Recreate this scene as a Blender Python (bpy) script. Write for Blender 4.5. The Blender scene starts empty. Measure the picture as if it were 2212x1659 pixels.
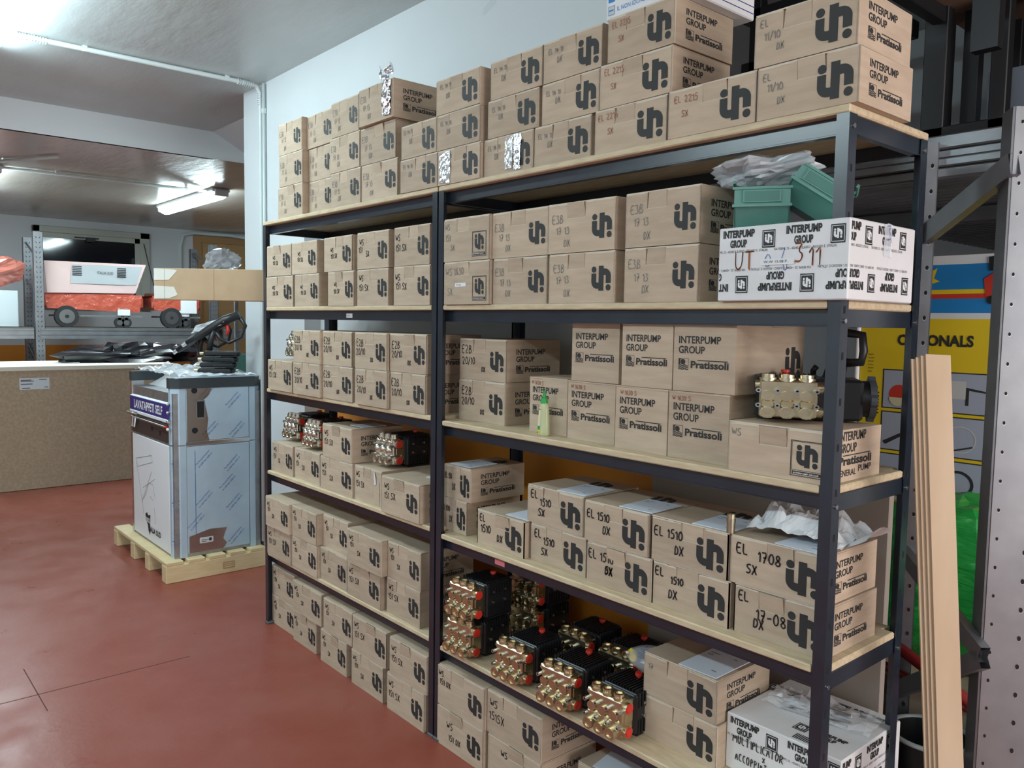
import bpy, math, random
from math import sin, cos, pi, radians, sqrt
from mathutils import Vector, Matrix, noise
random.seed(7)
S = bpy.context.scene
COL = S.collection
# ------------------------------------------------------------------ camera
cd = bpy.data.cameras.new('camera'); cam = bpy.data.objects.new('camera', cd); COL.objects.link(cam)
S.camera = cam
cd.sensor_fit = 'HORIZONTAL'; cd.sensor_width = 36.0
cd.lens = 36.0 * 1738.69 / 2212.0
cd.clip_start = 0.02
YAW, PITCH, ROLL = 0.8603, -0.0751, 0.0158
fwd = Vector((-sin(YAW)*cos(PITCH), cos(YAW)*cos(PITCH), sin(PITCH)))
rgt = Vector((cos(YAW), sin(YAW), 0)); upv = rgt.cross(fwd)
r2 = rgt*cos(ROLL) + upv*sin(ROLL); u2 = -rgt*sin(ROLL) + upv*cos(ROLL)
M = Matrix((r2, u2, -fwd)).transposed().to_4x4(); M.translation = (3.8057, -1.6579, 1.5272)
cam.matrix_world = M
# ------------------------------------------------------------------ world, exposure, large lights
W = bpy.data.worlds.new('world'); S.world = W; W.use_nodes = True
W.node_tree.nodes['Background'].inputs[0].default_value = (0.75, 0.86, 1.0, 1)
W.node_tree.nodes['Background'].inputs[1].default_value = 0.015
S.view_settings.view_transform = 'Standard'; S.view_settings.look = 'None'
S.view_settings.exposure = 0.35; S.view_settings.gamma = 1.0; S.view_settings.use_curve_mapping = False
LAMP = 42.0          # radiance of the lamp diffusers
LAMPCOL = (0.74, 0.95, 1.0)
def area(name, loc, rot, sx, sy, e, c):
    l = bpy.data.lights.new(name, 'AREA'); l.shape = 'RECTANGLE'; l.size = sx; l.size_y = sy; l.energy = e; l.color = c
    o = bpy.data.objects.new(name, l); COL.objects.link(o); o.location = loc; o.rotation_euler = rot; return o
# added light: assumed daylight, unseen opening in right wall, behind the photographer's right shoulder
area('assumed_daylight', (7.3, -0.3, 1.5), (0, radians(90), 0), 2.4, 2.6, 120, (1.0, 0.96, 0.94))
# ------------------------------------------------------------------ materials
MATS = {}
def mat(name, col, rough=0.6, metal=0.0, **k):
    if name in MATS: return MATS[name]
    m = bpy.data.materials.new(name); m.use_nodes = True
    nt = m.node_tree; b = nt.nodes['Principled BSDF']
    b.inputs['Base Color'].default_value = (*col, 1); b.inputs['Roughness'].default_value = rough
    b.inputs['Metallic'].default_value = metal
    b.inputs['Specular IOR Level'].default_value = k.get('spec', 0.5)
    if k.get('trans'): b.inputs['Transmission Weight'].default_value = k['trans']; b.inputs['IOR'].default_value = k.get('ior', 1.45)
    if k.get('alpha') is not None: b.inputs['Alpha'].default_value = k['alpha']
    if k.get('emit'):
        b.inputs['Emission Color'].default_value = (*k.get('ecol', col), 1); b.inputs['Emission Strength'].default_value = k['emit']
    if k.get('coat'): b.inputs['Coat Weight'].default_value = k['coat']; b.inputs['Coat Roughness'].default_value = k.get('crough', 0.15)
    v = k.get('var')   # (colour2, scale, contrast low, high, stretch)
    tc = nt.nodes.new('ShaderNodeTexCoord'); src = tc.outputs['Object']
    if k.get('perobj'):
        oi = nt.nodes.new('ShaderNodeObjectInfo')
        vm = nt.nodes.new('ShaderNodeVectorMath'); vm.operation = 'MULTIPLY_ADD'
        cx = nt.nodes.new('ShaderNodeCombineXYZ'); 
        for i in range(3): nt.links.new(oi.outputs['Random'], cx.inputs[i])
        nt.links.new(cx.outputs[0], vm.inputs[0]); vm.inputs[1].default_value = (17, 31, 23); nt.links.new(src, vm.inputs[2]); src = vm.outputs[0]
    if v or k.get('bump'):
        mp = nt.nodes.new('ShaderNodeMapping'); nt.links.new(src, mp.inputs[0]); mp.inputs['Scale'].default_value = k.get('stretch', (1, 1, 1))
        src = mp.outputs[0]
    if v:
        n = nt.nodes.new('ShaderNodeTexNoise'); n.inputs['Scale'].default_value = v[1]; n.inputs['Detail'].default_value = k.get('detail', 6); nt.links.new(src, n.inputs[0])
        rp = nt.nodes.new('ShaderNodeValToRGB'); rp.color_ramp.elements[0].position = v[2]; rp.color_ramp.elements[1].position = v[3]
        rp.color_ramp.elements[0].color = (*col, 1); rp.color_ramp.elements[1].color = (*v[0], 1)
        nt.links.new(n.outputs[0], rp.inputs[0]); last = rp.outputs[0]
        if k.get('perobj'):
            hs = nt.nodes.new('ShaderNodeHueSaturation'); mr = nt.nodes.new('ShaderNodeMapRange')
            nt.links.new(oi.outputs['Random'], mr.inputs[0]); mr.inputs[3].default_value = 0.9; mr.inputs[4].default_value = 1.08
            nt.links.new(mr.outputs[0], hs.inputs['Value']); nt.links.new(last, hs.inputs['Color']); last = hs.outputs[0]
        nt.links.new(last, b.inputs['Base Color'])
        if k.get('rvar'):
            mr = nt.nodes.new('ShaderNodeMapRange'); nt.links.new(n.outputs[0], mr.inputs[0])
            mr.inputs[1].default_value = 0.35; mr.inputs[2].default_value = 0.65
            mr.inputs[3].default_value = k['rvar'][0]; mr.inputs[4].default_value = k['rvar'][1]; nt.links.new(mr.outputs[0], b.inputs['Roughness'])
    if k.get('bump'):
        n2 = nt.nodes.new('ShaderNodeTexNoise'); n2.inputs['Scale'].default_value = k['bump'][0]; n2.inputs['Detail'].default_value = 4; nt.links.new(src, n2.inputs[0])
        bp = nt.nodes.new('ShaderNodeBump'); bp.inputs['Strength'].default_value = k['bump'][1]; bp.inputs['Distance'].default_value = k['bump'][2] if len(k['bump']) > 2 else 0.01
        nt.links.new(n2.outputs[0], bp.inputs['Height']); nt.links.new(bp.outputs[0], b.inputs['Normal'])
    MATS[name] = m; return m
KRAFT = mat('kraft_cardboard', (0.485, 0.375, 0.275), 0.75, spec=0.3, var=((0.56, 0.44, 0.33), 9, 0.35, 0.65), perobj=True, stretch=(1, 1, 6), bump=(55, 0.12, 0.004))
KRAFTEDGE = mat('cardboard_cut_edge', (0.68, 0.60, 0.49), 0.8, spec=0.2)
KRAFTIN = mat('cardboard_inside', (0.40, 0.27, 0.17), 0.85, spec=0.2)
BIGKRAFT = mat('brown_fibre_board', (0.38, 0.30, 0.21), 0.75, spec=0.3, var=((0.46, 0.37, 0.265), 45, 0.35, 0.65), bump=(220, 0.1, 0.003))
SHEETKRAFT = mat('pale_sheet_cardboard', (0.52, 0.375, 0.255), 0.75, spec=0.3, var=((0.60, 0.445, 0.31), 12, 0.35, 0.65), stretch=(1, 1, .2))
PANEL = mat('grey_brown_panel', (0.34, 0.29, 0.25), 0.8, spec=0.3)
INK = mat('grey_black_print', (0.035, 0.035, 0.035), 0.6, spec=0.35)
MARK = mat('black_marker', (0.025, 0.022, 0.022), 0.6, spec=0.3)
PENCIL = mat('grey_pencil', (0.24, 0.22, 0.19), 0.7)
REDPEN = mat('faded_red_pen', (0.36, 0.17, 0.11), 0.7)
ORPEN = mat('orange_marker', (0.42, 0.13, 0.04), 0.6)
BLUEPEN = mat('blue_pen', (0.05, 0.10, 0.40), 0.6)
WHITE = mat('white_paper', (0.80, 0.81, 0.83), 0.6)
SHEET = mat('office_paper', (0.70, 0.76, 0.86), 0.6)
WCARD = mat('white_cardboard', (0.74, 0.74, 0.75), 0.55, var=((0.80, 0.80, 0.82), 8, .4, .6))
WOOD = mat('pale_chipboard', (0.56, 0.44, 0.28), 0.6, var=((0.68, 0.56, 0.38), 14, 0.35, 0.65), stretch=(1, 6, 6), bump=(80, 0.08, 0.003))
PINE = mat('pine_wood', (0.66, 0.50, 0.27), 0.6, var=((0.74, 0.60, 0.36), 7, 0.3, 0.7), stretch=(1.5, 1.5, 9))
STEEL = mat('blue_black_painted_steel', (0.011, 0.017, 0.028), 0.30, spec=0.7, coat=.3, crough=.22, var=((0.015, 0.022, 0.036), 12, .4, .6))
BOLT = mat('zinc_bolt', (0.62, 0.63, 0.64), 0.3, 1.0)
GALV = mat('galvanised_steel', (0.27, 0.28, 0.30), 0.42, 0.85, var=((0.36, 0.37, 0.39), 8, 0.3, 0.7))
GALVD = mat('dull_galvanised_steel', (0.34, 0.35, 0.37), 0.45, 0.9, var=((0.44, 0.45, 0.47), 18, 0.35, 0.65))
DARKGAP = mat('dark_hole', (0.01, 0.01, 0.012), 0.9)
INOX = mat('brushed_stainless', (0.60, 0.60, 0.60), 0.28, 1.0, var=((0.66, 0.66, 0.66), 40, .4, .6), stretch=(1, 1, 30))
FILM = mat('blue_protective_film', (0.42, 0.54, 0.64), 0.35, 0.1, var=((0.48, 0.60, 0.70), 5, .35, .65), bump=(6, 0.1, 0.01))
FILMINK = mat('film_print_blue', (0.02, 0.12, 0.36), 0.5)
BLACKP = mat('black_plastic', (0.016, 0.017, 0.019), 0.42)
PUMPB = mat('black_cast_body', (0.010, 0.011, 0.013), 0.38, spec=0.6)
BRASS = mat('brass', (0.66, 0.57, 0.38), 0.3, 1.0, var=((0.74, 0.66, 0.47), 25, .4, .6))
NICKEL = mat('pale_nickel_brass', (0.78, 0.74, 0.64), 0.25, 1.0)
REDP = mat('red_plastic', (0.62, 0.035, 0.02), 0.4)
GREENP = mat('green_bin_plastic', (0.10, 0.26, 0.22), 0.42, bump=(60, .05, .002))
CLEAR = mat('clear_plastic_film', (0.9, 0.92, 0.96), 0.12, alpha=0.32, spec=0.9)
CLEARW = mat('milky_plastic_film', (0.86, 0.90, 0.95), 0.18, alpha=0.55, spec=0.8)
FOIL = mat('silver_foil', (0.80, 0.82, 0.86), 0.14, 1.0, bump=(60, 0.6, 0.01))
TAPE = mat('glossy_clear_tape', (0.75, 0.76, 0.78), 0.08, 0.55, spec=1.0, bump=(70, 0.7, 0.006), alpha=.85)
WALLP = mat('white_wall_paint', (0.66, 0.69, 0.71), 0.65, var=((0.62, 0.65, 0.67), 1.3, .45, .75), bump=(30, .04, .004))
ORANGE = mat('orange_dado_paint', (0.70, 0.27, 0.03), 0.5, bump=(30, .04, .004))
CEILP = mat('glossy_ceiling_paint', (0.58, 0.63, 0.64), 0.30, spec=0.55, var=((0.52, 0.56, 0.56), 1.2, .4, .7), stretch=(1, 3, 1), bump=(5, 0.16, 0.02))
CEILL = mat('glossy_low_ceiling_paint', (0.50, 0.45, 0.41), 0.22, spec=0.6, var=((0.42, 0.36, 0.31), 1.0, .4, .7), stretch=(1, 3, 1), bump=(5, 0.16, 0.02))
PIPE = mat('pale_grey_conduit', (0.62, 0.68, 0.68), 0.5)
LAMPD = mat('lamp_diffuser', (0.9, 0.9, 0.9), 0.4, emit=LAMP, ecol=LAMPCOL)
LAMPB = mat('lamp_housing', (0.55, 0.57, 0.58), 0.5)
GLASSD = mat('dark_window_glass', (0.012, 0.014, 0.018), 0.08, spec=0.6)
FRAME = mat('beige_window_frame', (0.50, 0.52, 0.46), 0.5)
DOORW = mat('tan_door_wood', (0.42, 0.25, 0.11), 0.5)
REDWRAP = mat('red_wrapped_plastic', (0.55, 0.10, 0.06), 0.3, spec=.7, bump=(9, .8, .04))
PINKPL = mat('pale_pink_wrapped_panel', (0.72, 0.52, 0.50), 0.25, spec=.7)
TRANSRED = mat('translucent_red_film', (0.72, 0.22, 0.16), 0.2, alpha=.6, spec=.8)
SILVERP = mat('silver_panel', (0.66, 0.68, 0.71), 0.2, .35)
RUBBER = mat('rubber_tyre', (0.02, 0.02, 0.022), 0.7)
BLACKBAG = mat('black_plastic_bag', (0.012, 0.013, 0.018), 0.18, spec=.9)
NAVY = mat('navy_label', (0.035, 0.025, 0.20), 0.45)
YELLOW = mat('yellow_print', (0.86, 0.62, 0.02), 0.45)
BLUE = mat('blue_print', (0.02, 0.25, 0.62), 0.45)
RED = mat('red_print', (0.62, 0.05, 0.03), 0.45)
REDMETAL = mat('dark_red_paint', (0.32, 0.02, 0.02), 0.4)
GREENW = mat('green_wrapped_plastic', (0.02, 0.36, 0.06), 0.25, spec=.7, bump=(6, .5, .04), stretch=(1, 1, 5))
TARP = mat('blue_tarp', (0.02, 0.04, 0.30), 0.5)
GREYP = mat('grey_picture', (0.42, 0.46, 0.56), 0.5)
GREYL = mat('light_grey_picture', (0.62, 0.62, 0.60), 0.5)
BROWNB = mat('dark_brown_board', (0.20, 0.115, 0.075), 0.6, var=((0.25, 0.15, 0.10), 12, .4, .6))
LIQ = mat('pale_yellow_liquid', (0.78, 0.82, 0.50), 0.15, trans=.35, spec=.6)
GREENC = mat('green_cap', (0.02, 0.36, 0.07), 0.35)
PINKST = mat('pink_sticker', (0.75, 0.22, 0.24), 0.5)
DKBLUE = mat('dark_blue_plastic', (0.02, 0.035, 0.12), 0.4)
# ---- floor: worn red screed
m = bpy.data.materials.new('red_worn_floor'); m.use_nodes = True; nt = m.node_tree; b = nt.nodes['Principled BSDF']; N = nt.nodes.new; Lk = nt.links.new
tc = N('ShaderNodeTexCoord')
n1 = N('ShaderNodeTexNoise'); n1.inputs['Scale'].default_value = 1.6; n1.inputs['Detail'].default_value = 8; n1.inputs['Roughness'].default_value = .65; Lk(tc.outputs['Object'], n1.inputs[0])
r1 = N('ShaderNodeValToRGB'); r1.color_ramp.elements[0].position = .34; r1.color_ramp.elements[0].color = (0.26, 0.055, 0.034, 1)
r1.color_ramp.elements[1].position = .68; r1.color_ramp.elements[1].color = (0.29, 0.088, 0.064, 1); Lk(n1.outputs[0], r1.inputs[0])
mp = N('ShaderNodeMapping'); mp.inputs['Scale'].default_value = (2.2, 9, 1); mp.inputs['Rotation'].default_value = (0, 0, .9); Lk(tc.outputs['Object'], mp.inputs[0])
n2 = N('ShaderNodeTexNoise'); n2.inputs['Scale'].default_value = 3.5; n2.inputs['Detail'].default_value = 10; n2.inputs['Roughness'].default_value = .75; Lk(mp.outputs[0], n2.inputs[0])
r2n = N('ShaderNodeValToRGB'); r2n.color_ramp.elements[0].position = .64; r2n.color_ramp.elements[0].color = (0, 0, 0, 1); r2n.color_ramp.elements[1].position = .80; r2n.color_ramp.elements[1].color = (1, 1, 1, 1); Lk(n2.outputs[0], r2n.inputs[0])
mx = N('ShaderNodeMix'); mx.data_type = 'RGBA'; Lk(r2n.outputs[0], mx.inputs[0]); Lk(r1.outputs[0], mx.inputs[6]); mx.inputs[7].default_value = (0.42, 0.20, 0.16, 1)
Lk(mx.outputs[2], b.inputs['Base Color'])
n3 = N('ShaderNodeTexNoise'); n3.inputs['Scale'].default_value = 4.5; n3.inputs['Detail'].default_value = 6; Lk(tc.outputs['Object'], n3.inputs[0])
mr = N('ShaderNodeMapRange'); mr.inputs[1].default_value = .3; mr.inputs[2].default_value = .7; mr.inputs[3].default_value = .26; mr.inputs[4].default_value = .46; Lk(n3.outputs[0], mr.inputs[0]); Lk(mr.outputs[0], b.inputs['Roughness'])
n4 = N('ShaderNodeTexNoise'); n4.inputs['Scale'].default_value = 45; n4.inputs['Detail'].default_value = 5; Lk(tc.outputs['Object'], n4.inputs[0])
bp = N('ShaderNodeBump'); bp.inputs['Strength'].default_value = .12; bp.inputs['Distance'].default_value = .004; Lk(n4.outputs[0], bp.inputs['Height']); Lk(bp.outputs[0], b.inputs['Normal'])
b.inputs['Specular IOR Level'].default_value = .45
FLOORM = m
# ------------------------------------------------------------------ mesh builder
class MB:
    def __init__(s): s.v = []; s.f = []; s.mi = []; s.sm = []; s.mats = []
    def m(s, mt):
        if mt not in s.mats: s.mats.append(mt)
        return s.mats.index(mt)
    def add(s, vs, fs, mt, smooth=False, T=None):
        o = len(s.v); i = s.m(mt)
        for p in vs:
            p = Vector(p); s.v.append(T @ p if T else p)
        for f in fs: s.f.append([o+k for k in f]); s.mi.append(i); s.sm.append(smooth)
        return s
    def box(s, x0, x1, y0, y1, z0, z1, mt, T=None, j=0.0):
        vs = [(x, y, z) for z in (z0, z1) for y in (y0, y1) for x in (x0, x1)]
        if j: vs = [(x+random.uniform(-j, j), y+random.uniform(-j, j), z+random.uniform(-j, j)) for x, y, z in vs]
        return s.add(vs, [(0, 2, 3, 1), (4, 5, 7, 6), (0, 1, 5, 4), (2, 6, 7, 3), (0, 4, 6, 2), (1, 3, 7, 5)], mt, T=T)
    def bbox(s, x0, x1, y0, y1, z0, z1, r, mt, T=None):      # box with chamfered edges
        vs = []; fs = []
        for sz in (0, 1):
            for sy in (0, 1):
                for sx in (0, 1):
                    X = (x0, x1)[sx]; Y = (y0, y1)[sy]; Z = (z0, z1)[sz]; dx = r*(1-2*sx); dy = r*(1-2*sy); dz = r*(1-2*sz)
                    vs += [(X, Y+dy, Z+dz), (X+dx, Y, Z+dz), (X+dx, Y+dy, Z)]
        c = lambda sx, sy, sz: 3*(sx+2*sy+4*sz)
        for a in (0, 1):
            q = [c(a, 0, 0), c(a, 1, 0), c(a, 1, 1), c(a, 0, 1)]; fs.append(q if a else q[::-1])
            q = [c(0, a, 0)+1, c(1, a, 0)+1, c(1, a, 1)+1, c(0, a, 1)+1]; fs.append(q if not a else q[::-1])
            q = [c(0, 0, a)+2, c(1, 0, a)+2, c(1, 1, a)+2, c(0, 1, a)+2]; fs.append(q if a else q[::-1])
        for sx in (0, 1):
            for sy in (0, 1):
                q = [c(sx, sy, 0), c(sx, sy, 1), c(sx, sy, 1)+1, c(sx, sy, 0)+1]; fs.append(q if (sx ^ sy) else q[::-1])
            for sz in (0, 1):
                q = [c(sx, 0, sz), c(sx, 1, sz), c(sx, 1, sz)+2, c(sx, 0, sz)+2]; fs.append(q[::-1] if (sx ^ sz) else q)
        for sy in (0, 1):
            for sz in (0, 1):
                q = [c(0, sy, sz)+1, c(1, sy, sz)+1, c(1, sy, sz)+2, c(0, sy, sz)+2]; fs.append(q if (sy ^ sz) else q[::-1])
        for sx in (0, 1):
            for sy in (0, 1):
                for sz in (0, 1):
                    k = c(sx, sy, sz); fs.append([k, k+1, k+2] if (sx ^ sy ^ sz) else [k, k+2, k+1])
        return s.add(vs, fs, mt, T=T)
    def cyl(s, p, q, r, mt, n=14, r2=None, caps=True, smooth=True, hole=None):
        p = Vector(p); q = Vector(q); a = (q-p).normalized(); r2 = r if r2 is None else r2
        t = Vector((0, 0, 1)) if abs(a.z) < .9 else Vector((1, 0, 0)); e = a.cross(t).normalized(); g = a.cross(e)
        R = lambda c, rr: [c+e*(rr*cos(2*pi*i/n))+g*(rr*sin(2*pi*i/n)) for i in range(n)]
        vs = R(p, r)+R(q, r2)
        s.add(vs, [(i, i+n, (i+1) % n+n, (i+1) % n) for i in range(n)], mt, smooth)
        if caps:
            s.add(R(p, r), [list(range(n))], mt)
            if hole:                                          # rim and a recessed end
                hr, hd, hm = hole; c2 = q-a*hd
                s.add(R(q, r2)+R(q, hr)+R(c2, hr), [(i, i+n, (i+1) % n+n, (i+1) % n) for i in range(n)]+[(i+n, i+2*n, (i+1) % n+2*n, (i+1) % n+n) for i in range(n)], mt)
                s.add(R(c2, hr), [list(range(n))[::-1]], hm)
            else: s.add(R(q, r2), [list(range(n))[::-1]], mt)
        return s
    def sph(s, c, r, mt, nu=12, nv=8, T=None):
        if not hasattr(r, '__len__'): r = (r, r, r)
        vs = [(c[0], c[1], c[2]-r[2])]; fs = []
        for j in range(1, nv):
            a = pi*j/nv
            for i in range(nu):
                t = 2*pi*i/nu; vs.append((c[0]+r[0]*sin(a)*cos(t), c[1]+r[1]*sin(a)*sin(t), c[2]-r[2]*cos(a)))
        vs.append((c[0], c[1], c[2]+r[2])); L = len(vs)-1
        for i in range(nu):
            k = (i+1) % nu; fs.append((0, 1+k, 1+i)); fs.append((L, 1+(nv-2)*nu+i, 1+(nv-2)*nu+k))
            for j in range(nv-2): fs.append((1+j*nu+i, 1+j*nu+k, 1+(j+1)*nu+k, 1+(j+1)*nu+i))
        return s.add(vs, fs, mt, True, T)
    def tube(s, pts, r, mt, n=10, caps=True):
        pts = [Vector(p) for p in pts]; rings = []; t0 = (pts[1]-pts[0]).normalized()
        ref = Vector((0, 0, 1)) if abs(t0.z) < .9 else Vector((1, 0, 0)); e = t0.cross(ref).normalized()
        vs = []; fs = []
        for k, p in enumerate(pts):
            t = (pts[min(k+1, len(pts)-1)]-pts[max(k-1, 0)]).normalized(); e = (e-t*e.dot(t)).normalized(); g = t.cross(e)
            rr = r[k] if hasattr(r, '__len__') else r
            vs += [p+e*(rr*cos(2*pi*i/n))+g*(rr*sin(2*pi*i/n)) for i in range(n)]
        for k in range(len(pts)-1): fs += [(k*n+i, k*n+(i+1) % n, (k+1)*n+(i+1) % n, (k+1)*n+i) for i in range(n)]
        if caps: fs += [list(range(n))[::-1], [(len(pts)-1)*n+i for i in range(n)]]
        return s.add(vs, fs, mt, True)
    def prism(s, poly, y0, y1, mt, T=None):                  # polygon in x,z extruded along y
        n = len(poly); vs = [(x, y0, z) for x, z in poly]+[(x, y1, z) for x, z in poly]
        return s.add(vs, [list(range(n)), list(range(n, 2*n))[::-1]]+[(i, i+n, (i+1) % n+n, (i+1) % n) for i in range(n)], mt, T=T)
    def quad(s, a, b_, c, d, mt): return s.add([a, b_, c, d], [(0, 1, 2, 3)], mt)
    def grid(s, fn, nu, nv, mt, smooth=True):
        vs = [fn(i/nu, j/nv) for j in range(nv+1) for i in range(nu+1)]
        return s.add(vs, [(j*(nu+1)+i, j*(nu+1)+i+1, (j+1)*(nu+1)+i+1, (j+1)*(nu+1)+i) for j in range(nv) for i in range(nu)], mt, smooth)
    def mesh(s, name):
        me = bpy.data.meshes.new(name); me.from_pydata([tuple(p) for p in s.v], [], s.f)
        for mt in s.mats: me.materials.append(mt)
        me.polygons.foreach_set('material_index', s.mi); me.polygons.foreach_set('use_smooth', s.sm); me.update(); return me
    def build(s, name, parent=None, **k): return link(name, s.mesh(name), parent, **k)
def link(name, me, parent=None, loc=None, rz=0, rot=None, scale=None):
    o = bpy.data.objects.new(name, me); COL.objects.link(o)
    if parent: o.parent = parent
    if loc: o.location = loc
    if rot: o.rotation_euler = rot
    elif rz: o.rotation_euler = (0, 0, rz)
    if scale: o.scale = scale
    return o
def tag(o, label, cat, group=None, kind=None):
    o['label'] = label; o['category'] = cat
    if group: o['group'] = group
    if kind: o['kind'] = kind
    return o
def thing(name, label, cat, loc=(0, 0, 0), rz=0, group=None):
    o = bpy.data.objects.new(name, None); COL.objects.link(o); o.location = loc; o.rotation_euler = (0, 0, rz); o.empty_display_size = .05
    return tag(o, label, cat, group)
def struct(o): o['kind'] = 'structure'; return o
def copy_tree(o, parent=None):
    c = o.copy(); COL.objects.link(c)
    if parent: c.parent = parent
    for ch in list(o.children): copy_tree(ch, c)
    return c
# ------------------------------------------------------------------ lettering
TXT = {}
def txt(s, bold=0.0, shear=0.0, spacing=1.0):               # flat glyph mesh, cap height 1
    k = (s, bold, shear, spacing)
    if k in TXT: return TXT[k]
    c = bpy.data.curves.new('t', 'FONT'); c.body = s; c.size = 1.0; c.offset = bold; c.shear = shear; c.space_character = spacing; c.resolution_u = 3
    o = bpy.data.objects.new('t', c); COL.objects.link(o)
    dg = bpy.context.evaluated_depsgraph_get(); me = bpy.data.meshes.new_from_object(o.evaluated_get(dg))
    vs = [tuple(p.co) for p in me.vertices]; fs = [list(p.vertices) for p in me.polygons]
    bpy.data.objects.remove(o); bpy.data.curves.remove(c); bpy.data.meshes.remove(me)
    x0 = min((p[0] for p in vs), default=0); x1 = max((p[0] for p in vs), default=1); H = 0.73
    vs = [((p[0]-x0)/H, p[1]/H) for p in vs]
    TXT[k] = (vs, fs, (x1-x0)/H); return TXT[k]
def put(mb, s, x, z, h, mt, w=None, bold=0.0, y=0.0, shear=0.0, flip=False, ang=0.0, spacing=1.0):
    """text on the plane y = const, read from -y; x,z is the lower-left corner"""
    vs, fs, L = txt(s, bold, shear, spacing); sx = h if w is None else w/L
    ca, sa = cos(ang), sin(ang)
    out = []
    for a, c in vs:
        X, Z = a*sx, c*h
        if flip: X, Z = -X, -Z
        out.append((x+X*ca-Z*sa, y, z+X*sa+Z*ca))
    mb.add(out, fs, mt)
GL = {'W': [[(0, 1), (.18, 0), (.35, .8), (.52, 0), (.72, 1)]], 'S': [[(.55, .95), (.25, 1), (.05, .8), (.2, .55), (.45, .42), (.5, .2), (.3, 0), (0, .06)]],
 '1': [[(.0, .68), (.22, 1), (.2, 0)]], '5': [[(.5, 1), (.14, 1), (.1, .58), (.36, .62), (.5, .35), (.36, .03), (.04, .05)]],
 '0': [[(.28, 1), (.05, .7), (.06, .25), (.28, 0), (.5, .28), (.48, .75), (.28, 1)]], 'E': [[(.5, 1), (.05, 1), (.03, 0), (.52, .02)], [(.04, .52), (.42, .54)]],
 '2': [[(.02, .8), (.2, 1), (.45, .86), (.38, .5), (.02, .02), (.55, .04)]], 'B': [[(.05, 0), (.08, 1), (.4, .92), (.42, .62), (.1, .54), (.48, .42), (.48, .1), (.05, 0)]],
 '/': [[(0, -.1), (.38, 1.05)]], 'D': [[(.06, 0), (.08, 1), (.42, .82), (.5, .42), (.34, .08), (.06, 0)]], 'X': [[(0, 1), (.5, 0)], [(.5, 1), (.0, -.05)]],
 '3': [[(.03, .92), (.42, .95), (.2, .58), (.46, .36), (.34, .04), (0, .06)]], '7': [[(.02, .92), (.5, .98), (.2, 0)], [(.12, .48), (.44, .52)]],
 '8': [[(.28, .52), (.05, .75), (.26, 1), (.46, .78), (.28, .52), (.03, .24), (.28, 0), (.52, .24), (.28, .52)]], 'L': [[(.08, 1), (.05, .02), (.5, .04)]],
 '-': [[(.05, .45), (.45, .48)]], '6': [[(.4, 1), (.1, .55), (.06, .2), (.28, 0), (.48, .2), (.36, .46), (.1, .34)]], 'M': [[(0, 0), (.1, 1), (.36, .3), (.6, 1), (.7, 0)]],
 'U': [[(.05, 1), (.06, .2), (.28, 0), (.48, .25), (.5, 1)]], 'T': [[(0, .98), (.56, 1)], [(.28, 1), (.27, 0)]], 'I': [[(.2, 1), (.2, 0)]], 'P': [[(.06, 0), (.08, 1), (.44, .9), (.42, .56), (.08, .5)]],
 'C': [[(.5, .9), (.25, 1), (.04, .6), (.1, .15), (.5, .08)]], 'A': [[(0, 0), (.26, 1), (.54, 0)], [(.1, .38), (.44, .4)]], 'O': [[(.28, 1), (.02, .6), (.1, .1), (.34, 0), (.54, .4), (.46, .88), (.28, 1)]],
 'R': [[(.05, 0), (.08, 1), (.44, .88), (.4, .56), (.1, .48), (.5, 0)]], '4': [[(.36, 0), (.38, 1), (0, .34), (.56, .36)]], ' ': []}
def hand(mb, s, x, z, h, mt, wd=0.0035, y=0.0, slope=0.0, rnd=random, sx=1.0):
    cx = x
    for ch in s:
        st = GL.get(ch, [])
        for l in st:
            pts = [(cx+(px*sx+rnd.uniform(-.03, .03))*h, z+(pz+rnd.uniform(-.03, .03))*h+(cx-x)*slope) for px, pz in l]
            if len(pts) > 2:                                # one round of corner cutting
                q = [pts[0]]
                for a, b_ in zip(pts[:-1], pts[1:]): q += [(a[0]*.75+b_[0]*.25, a[1]*.75+b_[1]*.25), (a[0]*.25+b_[0]*.75, a[1]*.25+b_[1]*.75)]
                pts = q+[pts[-1]]
            vs = []; n = len(pts)
            for k, p in enumerate(pts):
                a = pts[max(k-1, 0)]; b_ = pts[min(k+1, n-1)]; dx, dz = b_[0]-a[0], b_[1]-a[1]; L = sqrt(dx*dx+dz*dz) or 1; ox, oz = -dz/L*wd/2, dx/L*wd/2
                vs += [(p[0]+ox, y, p[1]+oz), (p[0]-ox, y, p[1]-oz)]
            mb.add(vs, [(2*k, 2*k+1, 2*k+3, 2*k+2) for k in range(n-1)], mt)
        cx += (max([p[0] for l in st for p in l], default=.3)*sx+.16)*h
    return cx
def arc(cx, cz, r, a0, a1, n=8): return [(cx+r*cos(radians(a0+(a1-a0)*i/n)), cz+r*sin(radians(a0+(a1-a0)*i/n))) for i in range(n+1)]
def poly(mb, pts, mt, x, z, sx, sz, y=0.0): mb.add([(x+a*sx, y, z+c*sz) for a, c in pts], [list(range(len(pts)))], mt)
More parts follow.
